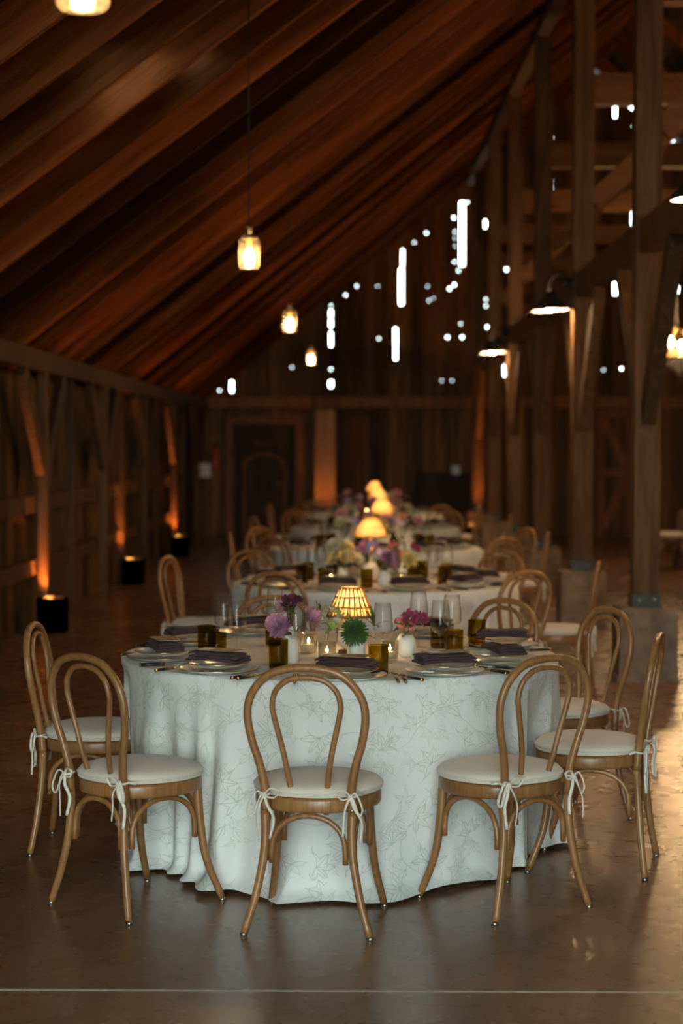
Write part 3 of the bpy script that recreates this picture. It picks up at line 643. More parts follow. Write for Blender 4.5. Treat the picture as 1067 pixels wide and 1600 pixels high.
# ------------------------------------------------------------------ tables
TZ = .752
TABLES = [(-.1, 7.3, .885), (.07, 11.15, .885), (.1, 15.0, .885), (.12, 18.85, .885), (.12, 22.7, .885)]
TN = ['nearest table', 'second table', 'third table', 'fourth table', 'fifth table']
c0 = TABLES[0]
def fitted(xc, yc, th): return (xc - YAW * yc, yc + YAW * xc, th + YAW)
CH = {0: [(*fitted(-.98, 7.12, -1.62), 'far left of the nearest table, side on'), (*fitted(-.71, 6.23, -.745), 'front left of the nearest table, angled inwards'), (*fitted(-.08, 5.985, -.15), 'front centre of the nearest table, seen from behind'),
          (*fitted(.56, 6.22, .59), 'front right of the nearest table, angled inwards'), (*fitted(.955, 6.79, 1.3), 'right end of the nearest table, seen side on'),
          (.85, 7.72, 2.05, 'right rear of nearest table'), (.49, 8.1, 2.4, 'back right of nearest table'), (-.36, 8.2, -2.85, 'back left of the nearest table behind pink flowers')],
      1: [(-.38, 10.25, None, 'front left of the second table'), (.78, 10.35, None, 'front right of the second table'), (-1.02, 11.45, None, 'left end of the second table'), (1.2, 11.05, None, 'right end of the second table'), (-.62, 12.0, None, 'back left of the second table'), (.78, 12.0, None, 'back right of the second table')],
      2: [(-.86, 14.85, None, 'left end of the third table'), (-.72, 15.6, None, 'back left of the third table'), (.95, 14.1, None, 'front right of the third table'), (1.28, 14.85, None, 'right end of the third table'), (1.2, 15.6, None, 'right rear of the third table'), (-.55, 14.15, None, 'front left of the third table')],
      3: [(-.9, 18.5, None, 'left end of the fourth table'), (-.6, 19.7, None, 'back left of the fourth table'), (1.05, 18.2, None, 'front right of the fourth table'), (1.3, 18.95, None, 'right end of the fourth table'), (.8, 19.7, None, 'back right of the fourth table')],
      4: [(-.95, 22.6, None, 'left end of the fifth table'), (-.5, 23.6, None, 'back left of the fifth table'), (-.6, 21.85, None, 'front left of the fifth table'), (1.2, 22.6, None, 'right end of the fifth table'), (.8, 21.9, None, 'front right of the fifth table')]}
for ti, lst in CH.items():
    cx, cy, _ = TABLES[ti]
    for x, y, rz, wh in lst:
        if rz is None: rz = math.atan2(cy - y, cx - x) - PI / 2 + random.uniform(-.12, .12)
        chair(x, y, rz, wh, 'chairs around the ' + TN[ti])
def cloth(ti, cx, cy, R, chairs, na=540, nz=34, front=0.0, seed=1):
    rnd = random.Random(seed); me = bpy.data.meshes.new('tablecloth'); vs = []; uvs = []; fs = []
    ph = [rnd.uniform(0, 6.28) for _ in range(8)]
    def fold(a):
        q = a + .10 * math.sin(3 * a + ph[0]) + .06 * math.sin(5 * a + ph[1])
        s = .55 * math.sin(13 * q + ph[2]) + .35 * math.sin(21 * q + ph[3]) + .3 * math.sin(37 * q + ph[4])
        env = .55 + .45 * math.sin(2 * a + ph[5]) * math.sin(5 * a + ph[6])
        return (abs(s) ** .8 * (1 if s > 0 else -1)) * env
    nr = 10
    for i in range(nr + 1):
        r = max(.002, (R - .012) * i / nr)
        for j in range(na):
            a = 2 * PI * j / na; vs.append((r * math.cos(a), r * math.sin(a), 0)); uvs.append((r * math.cos(a), r * math.sin(a)))
    H = TZ - .002
    prof = [(R - .006, -.001), (R - .001, -.005)]
    for i in range(len(prof) + nz):
        for j in range(na):
            a = 2 * PI * j / na
            if i < len(prof): r, z = prof[i]; t = 0
            else:
                t = (i - len(prof) + 1) / nz; z = -.005 - (H - .011) * t
                fr = math.exp(-((a - 1.5 * PI + .05) / .42) ** 2)
                sd = math.exp(-(((a + PI) % (2 * PI) - PI + .45) / .4) ** 2) + math.exp(-((a - 3.25) / .38) ** 2) if ti == 0 else 0
                calm = 1 - .75 * math.exp(-((a - 1.5 * PI - .1) / .33) ** 2) * (1 - t * .5)
                e = (.01 + .03 * t) * (1 - .9 * min(1, sd)) + (.022 + .075 * t) * fold(a) * calm * min(1, t * 2.2) * (1 - .4 * sd) + front * fr * t ** 2.2
                r = R + e
                lim = 9
                for ca, cd in chairs:
                    da = (a - ca + PI) % (2 * PI) - PI
                    if abs(da) < .5 and cd > 0:
                        s_ = cd * math.sin(abs(da)); q = .24
                        if s_ < q: lim = min(lim, cd * math.cos(da) - math.sqrt(q * q - s_ * s_) - .012)
                if lim < r: k = min(1, t / .32); k = k * k * (3 - 2 * k); r = r + (lim - r) * k
                if t > .93:
                    u = (t - .93) / .07; r += (1 - min(1, sd)) * u * u * (.028 + .03 * (.5 + .5 * math.sin(17 * a + ph[7])) * (1 if front else .5)); z = z * (1 - .006 * u) + .012 * u * max(0, math.sin(7 * a + ph[1]))
            vs.append((r * math.cos(a), r * math.sin(a), z)); uvs.append((R * a, -z + R + .3) if t else (r * math.cos(a), r * math.sin(a)))
    rows = nr + 1 + len(prof) + nz
    for i in range(rows - 1):
        for j in range(na): fs.append((i * na + j, i * na + (j + 1) % na, (i + 1) * na + (j + 1) % na, (i + 1) * na + j)[::-1])
    me.from_pydata(vs, [], fs); me.materials.append(M['cloth']); ul = me.uv_layers.new(name='UVMap')
    side0 = (nr + len(prof)) * na
    for p in me.polygons:
        p.use_smooth = True; side = max(p.vertices) >= side0 + na
        idx = list(p.vertices); js = [v % na for v in idx]; wrap = (na - 1) in js and 0 in js
        for li, v in zip(p.loop_indices, idx):
            if side:
                j = v % na; aa = 2 * PI * (j + (na if wrap and j == 0 else 0)) / na; ul.data[li].uv = (R * aa, -vs[v][2] + R + .3)
            else: ul.data[li].uv = (vs[v][0], vs[v][1])
    me.update()
    return obj('tablecloth', me, None, 'white floor-length tablecloth with pale green leaf embroidery on the %s' % TN[ti], 'tablecloth', 'embroidered tablecloths', None, (cx, cy, TZ))
for ti, (cx, cy, R) in enumerate(TABLES):
    lst = [(math.atan2(y - cy, x - cx) % (2 * PI), math.hypot(x - cx, y - cy)) for x, y, *_ in CH[ti]]
    cloth(ti, cx, cy, R, lst, 720 if ti == 0 else 300, 40 if ti == 0 else 16, (.2 if ti == 0 else .04), 3 + ti)

# ---- table ware templates
def plate_mesh(r, name):
    mb = MB(); mb.lathe([(.001, .004), (r * .55, .004), (r * .68, .007), (r * .9, .014), (r * .985, .018)], M['porcelain'], 48); mb.lathe([(r * .985, .018), (r, .0185), (r, .0165), (r * .985, .0155)], M['gold'], 48)
    mb.lathe([(r * .985, .0155), (r * .7, .003), (r * .55, 0), (.001, 0)], M['porcelain'], 48); return mb.mesh(name)
PL_BIG, PL_SMALL = plate_mesh(.148, 'dinner_plate'), plate_mesh(.118, 'side_plate')
def napkin_mesh(seed):
    rnd = random.Random(seed); mb = MB(); L_, W_ = .22, .115
    for k, (ox, oy, rz, z0, th) in enumerate(((0, 0, 0, 0, .013), (.004, .004, .03 * (1 if seed % 2 else -1), .012, .012), (-.006, .006, -.03, .023, .008))):
        n, q = 14, 6; vs = []; fs = []
        def zz(u, v): return .0022 * math.sin(u * 3 + seed + k) + .0018 * math.sin(v * 3 + k) - .012 * max(0, abs(u) - .8) * 5 * .3
        for lay in (0, 1):
            for i in range(n + 1):
                for j in range(q + 1):
                    u, v = i / n * 2 - 1, j / q * 2 - 1; edge = max(abs(u) ** 6, abs(v) ** 6)
                    wv = 1 + .04 * math.sin(u * 3 + seed) - .14 * k * (.5 + .5 * u) * .4
                    x, y = u * L_ / 2 * (1 - .045 * k), v * W_ / 2 * wv * (1 - .03 * k); xr = x * math.cos(rz) - y * math.sin(rz) + ox; yr = x * math.sin(rz) + y * math.cos(rz) + oy
                    vs.append((xr, yr, z0 + zz(u, v) + (th / 2 + (th / 2) * (1 - edge * .35) * (1 if lay else -1)) + .004))
        A = (n + 1) * (q + 1)
        for i in range(n):
            for j in range(q):
                a = i * (q + 1) + j; fs.append((a, a + 1, a + q + 2, a + q + 1)); fs.append((A + a, A + a + q + 1, A + a + q + 2, A + a + 1))
        for i in range(n):
            for a, b_ in ((i * (q + 1), (i + 1) * (q + 1)), ((i + 1) * (q + 1) + q, i * (q + 1) + q)): fs.append((a, b_, b_ + A, a + A))
        for j in range(q):
            for a, b_ in ((j + 1, j), (n * (q + 1) + j, n * (q + 1) + j + 1)): fs.append((a, b_, b_ + A, a + A))
        mb.add(vs, fs, M['napkin'])
    return mb.mesh('folded_napkin')
NAP = [napkin_mesh(1), napkin_mesh(2)]
mb = MB(); mb.box((0, 0, .001), (.165, .085, .002), M['card'])
for k in range(5): mb.box((-.045, -.028 + .012 * k, .0023), (.05 - .008 * (k % 2), .0012, .0006), M['tie_tape'])
CARD = mb.mesh('menu_card')
def cutlery():
    T = {}
    def grip():
        h = MB(); h.tube([(0, -.105, .006), (0, -.06, .0065), (0, -.01, .006)], [.0062, .0068, .0055], M['handle'], 8, flat=.8)
        h.tube([(0, -.109, .006), (0, -.103, .006)], .0064, M['brass'], 8); h.tube([(0, -.012, .006), (0, -.006, .006)], .006, M['brass'], 8); return h.mesh('handle')
    g = grip()
    b1 = MB(); b1.add([(-.004, -.008, .007), (.004, -.008, .007), (.01, .02, .0065), (.009, .09, .006), (0, .115, .006), (-.005, .09, .006), (-.005, .02, .0065)], [(0, 1, 2, 3, 4, 5, 6)], M['steel'], False)
    b1.add([(-.004, -.008, .005), (.004, -.008, .005), (.01, .02, .0045), (.009, .09, .004), (0, .115, .004), (-.005, .09, .004), (-.005, .02, .0045)], [(6, 5, 4, 3, 2, 1, 0)], M['steel'], False)
    T['knife'] = ('table_knife', None, [('blade', b1.mesh('blade'), None, []), ('handle', g, 'black handle', [])])
    f1 = MB(); f1.tube([(0, -.008, .006), (0, .04, .004), (0, .055, .004)], [.003, .0025, .006], M['steel'], 8, flat=.5)
    f1.box((0, .062, .0045), (.022, .016, .002), M['steel'])
    for k in range(4): f1.tube([(-.009 + .006 * k, .066, .0045), (-.009 + .006 * k, .09, .006), (-.009 + .006 * k, .11, .01)], [.0018, .0016, .0009], M['steel'], 6)
    T['fork'] = ('table_fork', None, [('tines', f1.mesh('tines'), None, []), ('handle', g, 'black handle', [])])
    s1 = MB(); s1.tube([(0, -.008, .006), (0, .05, .004), (0, .06, .004)], [.003, .0025, .004], M['steel'], 8, flat=.5)
    s1.tube([(0, .055, .004), (0, .065, .004), (0, .085, .005), (0, .1, .006), (0, .106, .007)], [.003, .012, .018, .012, .002], M['steel'], 12, flat=.25)
    T['spoon'] = ('table_spoon', None, [('bowl', s1.mesh('bowl'), None, []), ('handle', g, 'black handle', [])])
    return T
CUT = cutlery()
def wine_tpl(hgt=.235, rb=.04, rt=.031):
    s = .1
    bo = MB(); bo.lathe([(.0035, s), (.02, s + .004), (rb * .86, s + .016), (rb, s + .03), (rb * .97, s + .06), (rb * .88, s + .1), (rt, hgt), (rt - .0015, hgt), (rb * .86, s + .1), (rb * .95, s + .06), (rb * .97, s + .032), (rb * .8, s + .019), (.001, s + .008)], M['clear'], 28)
    st = MB(); st.lathe([(.006, .004), (.0036, .012), (.003, .05), (.0036, s)], M['clear'], 12)
    ft = MB(); ft.lathe([(.001, 0), (.037, 0), (.037, .0015), (.012, .004), (.005, .006)], M['clear'], 26)
    return ('wine_glass', None, [('bowl', bo.mesh('bowl'), None, []), ('stem', st.mesh('stem'), None, []), ('foot', ft.mesh('foot'), None, [])])
WINE = wine_tpl()
mb = MB(); mb.lathe([(.0345, .006), (.0365, .012), (.0375, .112), (.0365, .113), (.0345, .112), (.0335, .018)], M['amber'], 40, ripple=.012); mb.lathe([(.001, 0), (.033, 0), (.0355, .006), (.034, .017), (.001, .018)], M['amber_base'], 28)
TUMB = ('amber_tumbler', mb.mesh('amber_tumbler'), [])
mb = MB(); mb.lathe([(.001, 0), (.03, 0), (.034, .004), (.036, .08), (.033, .08), (.031, .008), (.001, .008)], M['votive'], 24)
VOT = ('votive_holder', mb.mesh('votive_holder'), [])
cw = MB(); cw.lathe([(.001, 0), (.024, 0), (.024, .028), (.001, .026)], M['wax'], 16); fm = MB(); fm.lathe([(.001, .03), (.004, .036), (.0045, .042), (.001, .055)], M['flame'], 8)
CAND = ('tealight', None, [('wax', cw.mesh('wax'), None, []), ('flame', fm.mesh('flame'), 'lit flame', [])])

def lampt(stem):
    base = MB(); base.lathe([(.001, 0), (.05, 0), (.052, .004), (.05, .014), (.001, .016)], M['base_wood'], 26)
    body = MB(); body.lathe([(.02, .015), (.042, .03), (.054, .06), (.05, .09), (.03, .115), (.012, .125), (.001, .126)], M['ceramic'], 26)
    if stem > 0: body.lathe([(.012, .12), (.009, .14), (.009, .14 + stem), (.001, .14 + stem)], M['brass'], 12)
    z0 = .152 + stem; sd = MB(); rb, rt, h = .099, .046, .118
    if stem > 0: rb, h = .105, .125
    def rr(t): return (rb + (rt - rb) * t) if stem == 0 else rb * (1 - t * t * .25) + (rt - rb * .75) * t ** 1.6
    sd.lathe([(rr(k / 8) - .002, z0 + h * k / 8) for k in range(9)], M['shade_liner'], 36)
    st = MB()
    for k in range(40):
        a = 2 * PI * k / 40; tw = .10 * (1 if k % 2 else -1) if stem == 0 else 0
        st.tube([((rr(t)) * math.cos(a + tw * t), (rr(t)) * math.sin(a + tw * t), z0 + h * t) for t in (0, .25, .5, .75, 1)], .0025, M['rattan'], 5)
    for t in ((0, .03, .06, .32, .36, .66, .7, .95, 1) if stem == 0 else (0, .04, .5, 1)):
        st.tube([((rr(t) + .001) * math.cos(a), (rr(t) + .001) * math.sin(a), z0 + h * t) for a in [2 * PI * q / 36 for q in range(36)]], .0026 if t in (0, 1) else .0022, M['rattan'], 5, True)
    bu = MB(); bu.lathe([(.001, z0 + .088), (.008, z0 + .082), (.014, z0 + .065), (.014, z0 + .05), (.008, z0 + .03), (.007, z0 + .015)], M['bulb_table'], 12)
    ne = MB(); ne.lathe([(.009, .12), (.009, z0 + .02), (.001, z0 + .02)], M['brass'], 10)
    return ('table_lamp', None, [('base', base.mesh('base'), 'round wooden base', []), ('body', body.mesh('body'), 'cream ceramic body', []), ('lamp_shade', sd.mesh('lamp_shade'), 'woven rattan shade', [('weave', st.mesh('weave'))]), ('bulb', bu.mesh('bulb'), 'glowing bulb', []), ('neck', ne.mesh('neck'), None, [])])
LAMP1, LAMP2 = lampt(0), lampt(.13)
def vase_mesh(kind):
    mb = MB()
    P = {'pot': [(.001, 0), (.022, 0), (.032, .02), (.037, .045), (.035, .075), (.028, .098), (.026, .1), (.024, .095)],
         'round': [(.001, 0), (.024, 0), (.037, .015), (.043, .042), (.038, .07), (.026, .09), (.018, .096), (.016, .09)],
         'bottle': [(.001, 0), (.028, 0), (.034, .01), (.036, .06), (.033, .095), (.02, .125), (.014, .14), (.0125, .145), (.011, .135)]}[kind]
    mb.lathe(P, M['ceramic'], 32); return mb.mesh('bud_vase')
VASE = {k: vase_mesh(k) for k in ('pot', 'round', 'bottle')}

# ---- flowers
def petals(mb, n, R, L_, W_, m, spread=1.0, lo=-.25, curl=.3, seed=0):
    rnd = random.Random(seed); g = PI * (3 - 5 ** .5)
    for i in range(n):
        t = i / n; z = 1 - (1 - lo) * t ** spread; th = g * i + rnd.uniform(-.2, .2); s = math.sqrt(max(0, 1 - z * z))
        d = Vector((s * math.cos(th), s * math.sin(th), z)); sd = Vector((-math.sin(th), math.cos(th), 0)); upv = d.cross(sd)
        l = L_ * (.7 + .45 * t + rnd.uniform(-.1, .1)); wd = W_ * (.75 + .4 * t)
        a = d * R * .25; b_ = d * (R * .25 + l * .55) - upv * curl * l * .1; c = d * (R * .25 + l) + upv * curl * l * .3
        mb.add([a - sd * wd * .2, a + sd * wd * .2, b_ + sd * wd * .5, b_ - sd * wd * .5, c + sd * wd * .22, c - sd * wd * .22, b_ - upv * wd * .12],
               [(0, 1, 6), (1, 2, 6), (2, 4, 6), (4, 5, 6), (5, 3, 6), (3, 0, 6)], m)
def leafblade(mb, a, d, l, wd, m, droop=.3):
    a = Vector(a); d = Vector(d).normalized(); sd = d.cross(Vector((0, 0, 1)));
    sd = sd.normalized() if sd.length > .01 else Vector((1, 0, 0)); vs = []; n = 6
    for k in range(n + 1):
        t = k / n; p = a + d * l * t - Vector((0, 0, droop * l * t * t)); w_ = wd * math.sin(PI * min(1, .06 + t * .94)) ** .8
        vs += [p - sd * w_ / 2, p + Vector((0, 0, -.12 * w_)), p + sd * w_ / 2]
    fs = []
    for k in range(n):
        for j in (0, 1): q = 3 * k + j; fs.append((q, q + 1, q + 4, q + 3))
    mb.add(vs, fs, m)
def flower_tpl(name, kind, col, r, seed=0):
    b1 = MB(); m = M['p_' + col]
    if kind == 'mum': petals(b1, 110, r, r, r * .42, m, .9, -.35, .5, seed)
    elif kind == 'pom': petals(b1, 240, r, r, r * .16, m, .95, -.6, 0, seed)
    elif kind == 'open': petals(b1, 26, r, r * 1.05, r * .8, m, .8, .02, 1.0, seed); b1.lathe([(.001, r * .32), (r * .2, r * .28), (r * .25, r * .1)], M['p_yellow'], 10)
    elif kind == 'cluster':
        rnd = random.Random(seed)
        for q in range(26):
            th, z = rnd.uniform(0, 6.28), rnd.uniform(-.2, 1); s = math.sqrt(1 - z * z); c = Vector((s * math.cos(th), s * math.sin(th), z)) * r * .85
            for k in range(4):
                a = k * PI / 2 + th; u = c.normalized(); t1 = u.cross(Vector((.3, .2, 1))).normalized(); t2 = u.cross(t1)
                p = c + (t1 * math.cos(a) + t2 * math.sin(a)) * r * .18; q1 = (t1 * -math.sin(a) + t2 * math.cos(a)) * r * .15
                b1.add([c, p + q1, p + (p - c) * .9 + u * r * .05, p - q1], [(0, 1, 2, 3)], m)
    st = MB(); st.tube([(0, 0, 0), (0, 0, -.05), (.004, 0, -.1)], .0018, M['stem'], 5)
    lf = MB()
    for k in range(3):
        a = seed + k * 2.1; leafblade(lf, (0, 0, -.02 - .012 * k), (math.cos(a), math.sin(a), .35), .045, .02, M['leaf'])
    return (name, None, [('bloom', b1.mesh('bloom'), None, []), ('stem', st.mesh('stem'), None, []), ('leaf', lf.mesh('leaf'), None, [])])
FL = {'pink_mum': flower_tpl('chrysanthemum', 'mum', 'pink', .04, 1), 'mauve_mum': flower_tpl('chrysanthemum', 'mum', 'mauve', .038, 2), 'plum': flower_tpl('dark_cosmos', 'open', 'plum', .032, 3),
      'coral': flower_tpl('coral_flower', 'cluster', 'coral', .034, 4), 'berry': flower_tpl('berry_flower', 'open', 'berry', .028, 5), 'yellow': flower_tpl('yellow_rose', 'mum', 'yellow', .036, 6),
      'cream': flower_tpl('cream_rose', 'mum', 'cream', .04, 7), 'pom': flower_tpl('green_pompom', 'pom', 'green', .04, 8), 'lilac': flower_tpl('lilac_flower', 'cluster', 'lilac', .042, 9), 'hyd': flower_tpl('hydrangea', 'cluster', 'hydrangea', .05, 10)}
FC = {'pink_mum': 'ruffled pink chrysanthemum', 'mauve_mum': 'mauve chrysanthemum', 'plum': 'dark plum open flower', 'coral': 'coral clustered bloom', 'berry': 'berry red flower', 'yellow': 'yellow ruffled rose', 'cream': 'cream ruffled rose', 'pom': 'spiky green pompom bloom', 'lilac': 'lilac clustered bloom', 'hyd': 'pale green hydrangea head'}
def spray(seed, m, n=7, l=.09, wd=.018):
    mb = MB(); rnd = random.Random(seed)
    for k in range(n):
        a = rnd.uniform(0, 6.28); e = rnd.uniform(.2, 1.3); leafblade(mb, (0, 0, 0), (math.cos(a) * math.cos(e), math.sin(a) * math.cos(e), math.sin(e)), l * rnd.uniform(.7, 1.2), wd, m, rnd.uniform(.1, .5))
    return mb.mesh('foliage_sprig')
SPR = [spray(1, M['leaf']), spray(2, M['leaf'], 8, .1, .024), spray(3, M['lime'], 8, .08, .02)]

# ---- nearest table
T0 = TN[0]; cx, cy, R = TABLES[0]
def setting(ti, x, y, phi, where, big=True, cards=True, nap=0, nrot=0.0, cut=True):
    T = TN[ti]; rz = phi + PI / 2; z = TZ + .001
    obj('dinner_plate', PL_BIG, None, 'wide white dinner plate under a stack at the %s of the %s' % (where, T), 'plate', 'dinner plates on the ' + T, None, (x, y, z))
    obj('side_plate', PL_SMALL, None, 'smaller white plate stacked at the %s of the %s' % (where, T), 'plate', 'upper plates on the ' + T, None, (x, y, z + .0195))
    obj('folded_napkin', NAP[nap % 2], None, 'aubergine napkin folded on the plates at the %s of the %s' % (where, T), 'napkin', 'napkins on the ' + T, None, (x, y, z + .042), rz + nrot)
    if cards: obj('menu_card', CARD, None, 'painted dark menu card on the napkin, %s of the %s' % (where, T), 'menu card', 'menu cards on the ' + T, None, (x, y, z + .083), rz + nrot + .05)
    if cut:
        c, s = math.cos(rz), math.sin(rz)
        for nm, dx, dy in (('fork', -.185, -.03), ('knife', .18, -.03), ('spoon', .205, -.035)):
            inst(CUT[nm], (x + dx * c - dy * s, y + dx * s + dy * c, TZ + .001), rz + random.uniform(-.06, .06), 'black-handled %s beside the plates at the %s of the %s' % (nm, where, T), nm, nm.replace('knife', 'knive') + 's on the ' + T)
W0 = [(257, 1023, 'left end', 0.0), (341, 1042, 'front left seat', .1), (541, 1052, 'front centre seat', -.35), (695, 1045, 'front right seat', -.15), (787, 1028, 'right end', .75), (785, 1004, 'right rear seat', 1.2), (668, 987, 'back right seat', .3), (300, 999, 'left rear seat', -.6), (392, 984, 'back left seat', .2)]
for i, (px, py, wh, nr) in enumerate(W0):
    p = at_z(px, py, TZ + .02); phi = math.atan2(p.y - cy, p.x - cx)
    setting(0, p.x, p.y, phi, wh, True, i not in (5, 7), i, nr)
for px, py, wh in ((435, 1045, 'left of the white bottle vase'), (591, 1055, 'right of the front centre plates'), (709, 1028, 'behind the front right napkin'), (745, 1010, 'before the right rear plates'), (686, 1012, 'behind the front right tumbler, half hidden'), (323, 1021, 'taller-looking rear one of the left pair'), (339, 1034, 'front one of the left pair'), (428, 1008, 'dark, under the pink flowers')):
    p = at_z(px, py, TZ + .001); inst(TUMB, p, 0, 'amber ribbed glass tumbler %s on the nearest table' % wh, 'tumbler', 'amber tumblers on the nearest table')
for px, py, wh in ((350, 1021, 'leftmost of the left pair'), (370, 1031, 'right one of the left pair'), (430, 1006, 'behind the pink flowers'), (463, 1040, 'in front of the pink flowers'), (598, 1036, 'right of the rattan lamp'), (654, 1011, 'tall, behind the coral flowers'), (688, 1030, 'front one of the right pair'), (706, 1018, 'rear one of the right pair')):
    p = at_z(px, py, TZ + .001); inst(WINE, p, random.uniform(0, 6), 'clear stemmed wine glass %s on the nearest table' % wh, 'wine glass', 'wine glasses on the nearest table')
for px, py, wh in ((511, 1035, 'in front of the lamp'), (482, 1020, 'behind the white bottle vase'), (609, 1032, 'right of the lamp')):
    p = at_z(px, py, TZ + .001); inst(VOT, p, 0, 'textured clear glass votive holder %s on the nearest table' % wh, 'candle holder', 'votive holders on the nearest table')
    inst(CAND, p + Vector((0, 0, .0085)), 0, 'lit tealight in the glass holder %s, nearest table' % wh, 'candle', 'tealights on the nearest table')
p = at_z(548, 1021, TZ + .001); inst(LAMP1, p, 0, 'small table lamp with lit woven rattan shade on the nearest table', 'table lamp', 'rattan lamps')
VZ = {}
for k, px, py, wh in (('pot', 557, 1038, 'holding the green pompom'), ('round', 634, 1026, 'round, holding the coral flowers'), ('bottle', 452, 1036, 'bottle-shaped, under the pink flowers')):
    p = at_z(px, py, TZ + .001); VZ[k] = p
    obj('bud_vase', VASE[k], None, 'matt white bud vase %s on the nearest table' % wh, 'vase', 'bud vases on the nearest table', None, p)
def flower(kind, pos, vase, label, tilt=None, sc=1, grp='flowers on the nearest table'):
    pos = Vector(pos); d = (pos - Vector(vase)).normalized(); 
    q = d.to_track_quat('Z', 'Y')
    # heads look a little towards the camera side
    e = q.to_euler(); return inst(FL[kind], pos, 0, label, 'flower', grp, rot=(e.x + .25, e.y, e.z) if tilt is None else tilt, scale=sc)
def F0(kind, px, py, y, vk, wh, sc=1):
    flower(kind, at_y(px, py, y), VZ[vk] + Vector((0, 0, .06)), '%s %s, nearest table' % (FC[kind], wh), sc=sc)
F0('pink_mum', 447, 948, 6.98, 'bottle', 'high in the left bouquet', 1.0); F0('pink_mum', 487, 965, 6.95, 'bottle', 'at the right of the left bouquet', 1.05); F0('mauve_mum', 436, 980, 6.9, 'bottle', 'low in the left bouquet', .95)
F0('plum', 453, 942, 6.88, 'bottle', 'at the top of the left bouquet', .9); F0('pink_mum', 428, 972, 7.0, 'bottle', 'left edge of the left bouquet', .8); F0('plum', 466, 938, 6.95, 'bottle', 'right of the top pink bloom', .6)
F0('pom', 553, 986, 6.86, 'pot', 'in the middle of the white pot vase', 1.1)
F0('coral', 628, 972, 7.15, 'round', 'left in the right bouquet', 1.0); F0('berry', 641, 968, 7.1, 'round', 'centre of the right bouquet', 1.1); F0('berry', 659, 967, 7.12, 'round', 'right edge of the right bouquet', .8); F0('coral', 640, 980, 7.08, 'round', 'lowest in the right bouquet', .8)
p = at_y(514, 962, 7.25)
flower('hyd', p, p - Vector((0, 0, .2)), 'pale green hydrangea head left of the rattan lamp, nearest table', sc=1.0)
flower('cream', at_y(527, 975, 7.2), at_y(527, 1005, 7.2), 'cream bloom tucked under the rattan lamp, nearest table', sc=.8)
for i, (px, py, y, k, s_, wh) in enumerate(((553, 997, 6.88, 1, .8, 'around the green pompom'), (556, 992, 6.95, 0, 1.05, 'behind the green pompom'), (634, 992, 7.1, 2, .8, 'at the mouth of the round vase'), (450, 985, 6.95, 1, .8, 'below the pink flowers'), (430, 950, 7.0, 2, .6, 'at the upper left of the pink flowers'), (520, 985, 7.1, 2, 1.1, 'left of the rattan lamp'), (500, 955, 7.1, 0, .6, 'right of the pink flowers'), (585, 978, 7.0, 0, .9, 'right of the green pompom'), (530, 965, 7.15, 2, .9, 'under the lamp shade'))):
    obj('foliage_sprig', SPR[k], None, 'green leafy sprig %s, nearest table' % wh, 'foliage', 'foliage on the nearest table', None, at_y(px, py, y), i * 1.3).scale = (s_,) * 3

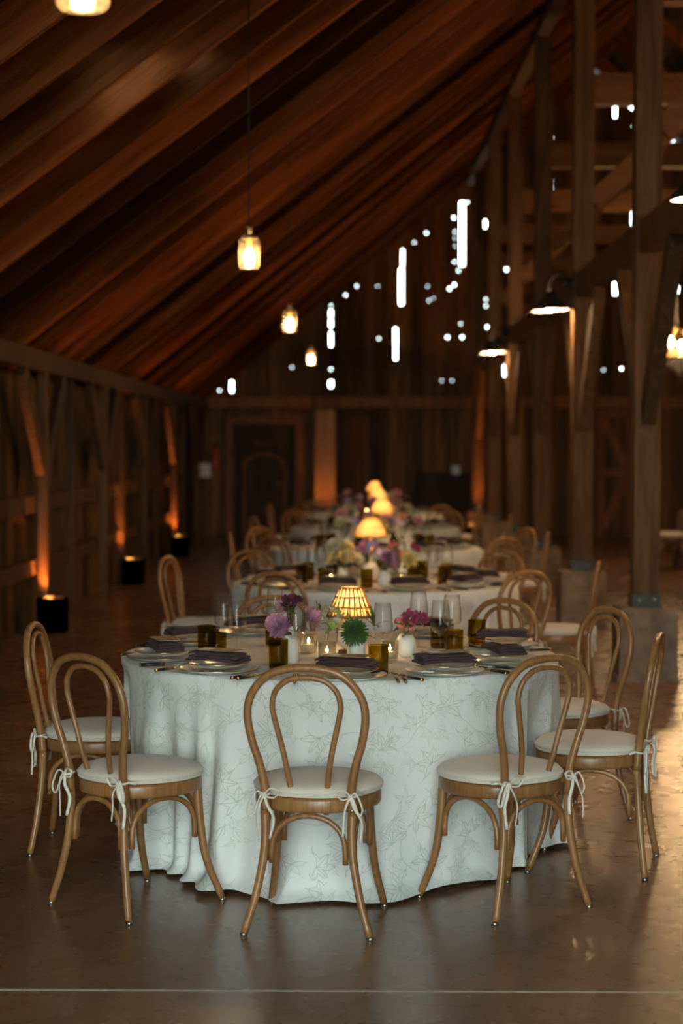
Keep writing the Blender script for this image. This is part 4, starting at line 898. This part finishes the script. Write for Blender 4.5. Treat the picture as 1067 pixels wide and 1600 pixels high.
# ---- the tables behind
POS = ['front', 'front right', 'right', 'right rear', 'back right', 'back', 'back left', 'left rear', 'left', 'front left']
rnd = random.Random(11)
LX = {1: (.045, 0), 2: (.155, 0), 3: (.15, 0), 4: (.14, 0)}
for ti in (1, 2, 3, 4):
    cx, cy, R = TABLES[ti]; T = TN[ti]
    nseat = 10
    for s in range(nseat):
        phi = -PI / 2 + 2 * PI * s / nseat + (.3 if ti == 1 else .1); wh = POS[s]
        x, y = cx + .68 * math.cos(phi), cy + .68 * math.sin(phi)
        setting(ti, x, y, phi, wh, cards=(ti == 1), nap=s, nrot=rnd.uniform(-.5, .5), cut=(ti == 1))
        a = phi + .22; inst(TUMB, (cx + .46 * math.cos(a), cy + .46 * math.sin(a), TZ + .001), 0, 'amber ribbed tumbler at the %s seat of the %s' % (wh, T), 'tumbler', 'amber tumblers on the ' + T)
        a = phi - .05; inst(WINE, (cx + .45 * math.cos(a), cy + .45 * math.sin(a), TZ + .001), 0, 'clear wine glass at the %s seat of the %s' % (wh, T), 'wine glass', 'wine glasses on the ' + T)
    inst(LAMP2, (LX[ti][0], cy, TZ + .001), 0, 'tall-stemmed table lamp with lit rattan shade on the ' + T, 'table lamp', 'rattan lamps')
    vs = [('pot', 620, 960) if 0 else None]
    if ti == 1: vl = [('pot', (536, 911)), ('round', (600, 916)), ('bottle', (631, 912)), ('pot', (575, 905))]; vl = [(k, at_z(*q, TZ + .001)) for k, q in vl]
    else: vl = [(k, Vector((cx + dx, cy + dy, TZ + .001))) for k, dx, dy in (('pot', -.25, -.1), ('round', .02, -.2), ('bottle', .27, -.05), ('pot', .1, .2))]
    VW = ['leftmost', 'centre', 'right', 'rear']
    pal = {1: [['cream', 'yellow', 'yellow', 'cream', 'yellow'], ['mauve_mum', 'lilac', 'mauve_mum'], ['coral', 'coral', 'yellow', 'berry'], ['lilac', 'mauve_mum', 'lilac', 'pink_mum']],
           2: [['lilac', 'pink_mum', 'cream'], ['mauve_mum', 'pink_mum', 'yellow'], ['lilac', 'coral', 'pink_mum'], ['pink_mum', 'mauve_mum', 'lilac']],
           3: [['pink_mum', 'lilac', 'cream'], ['cream', 'mauve_mum'], ['cream', 'pink_mum', 'cream'], ['lilac', 'pink_mum']], 4: [['lilac', 'pink_mum'], ['cream'], ['cream', 'pink_mum'], ['mauve_mum']]}[ti]
    for vi, (k, p) in enumerate(vl):
        obj('bud_vase', VASE[k], None, 'matt white bud vase, %s one on the %s' % (VW[vi], T), 'vase', 'bud vases on the ' + T, None, p)
        fl_ = pal[vi]
        for fi, kd in enumerate(fl_):
            a = 2 * PI * fi / len(fl_) + vi; h = .15 + .06 * (fi % 2) + rnd.uniform(0, .03) + (.05 if ti > 1 else 0)
            flower(kd, p + Vector((.075 * math.cos(a), .07 * math.sin(a), h)), p + Vector((0, 0, .04)), '%s, %s stem in the %s vase of the %s' % (FC[kd], NUM[fi], VW[vi], T), grp='flowers on the ' + T, sc=1.15)
        obj('foliage_sprig', SPR[vi % 3], None, 'leafy green sprig in the %s vase of the %s' % (VW[vi], T), 'foliage', 'foliage on the ' + T, None, p + Vector((0, 0, .1)), vi).scale = (1.1,) * 3
    for q, (dx, dy) in enumerate(((-.08, -.3), (.16, -.28))):
        pp_ = Vector((cx + dx, cy + dy, TZ + .001)) if ti > 1 or q else at_z(517, 914, TZ + .001)
        inst(VOT, pp_, 0, 'clear glass votive holder at the %s of the %s' % (['left middle', 'right middle'][q], T), 'candle holder', 'votive holders on the ' + T)
        inst(CAND, pp_ + Vector((0, 0, .0085)), 0, 'lit tealight at the %s of the %s' % (['left middle', 'right middle'][q], T), 'candle', 'tealights on the ' + T)
# ---- the dressed table in the right aisle
tx, ty = 5.02, 23.5
me = bpy.data.objects['tablecloth.004'].data
M['brown_cloth'] = plain('dusky_pink_cloth', (.13, .07, .055), .8)
mb = MB(); mb.lathe([(.001, 0), (.88, 0), (.885, -.006)] + [(.9 + .01 * k, -.006 - .74 * k / 6) for k in range(1, 7)], M['brown_cloth'], 60)
obj('tablecloth', mb, None, 'dusky tablecloth in the right aisle at the edge of the photo', 'tablecloth', None, None, (tx, ty, TZ))
for q, (dx, dy) in enumerate(((-.45, -.98), (-1.05, -.2), (.1, -1.08))):
    chair(tx + dx, ty + dy, math.atan2(-dy, -dx) - PI / 2, 'right aisle table, ' + ['front left seat', 'left seat', 'front seat'][q], 'chairs in the right aisle')
for q, (dx, dy) in enumerate(((-.5, -.3), (-.2, -.5), (-.4, .2))):
    inst(WINE, (tx + dx, ty + dy, TZ + .001), 0, 'clear wine glass on the right aisle table, ' + ['leftmost', 'front', 'rear'][q], 'wine glass', 'wine glasses in the right aisle')
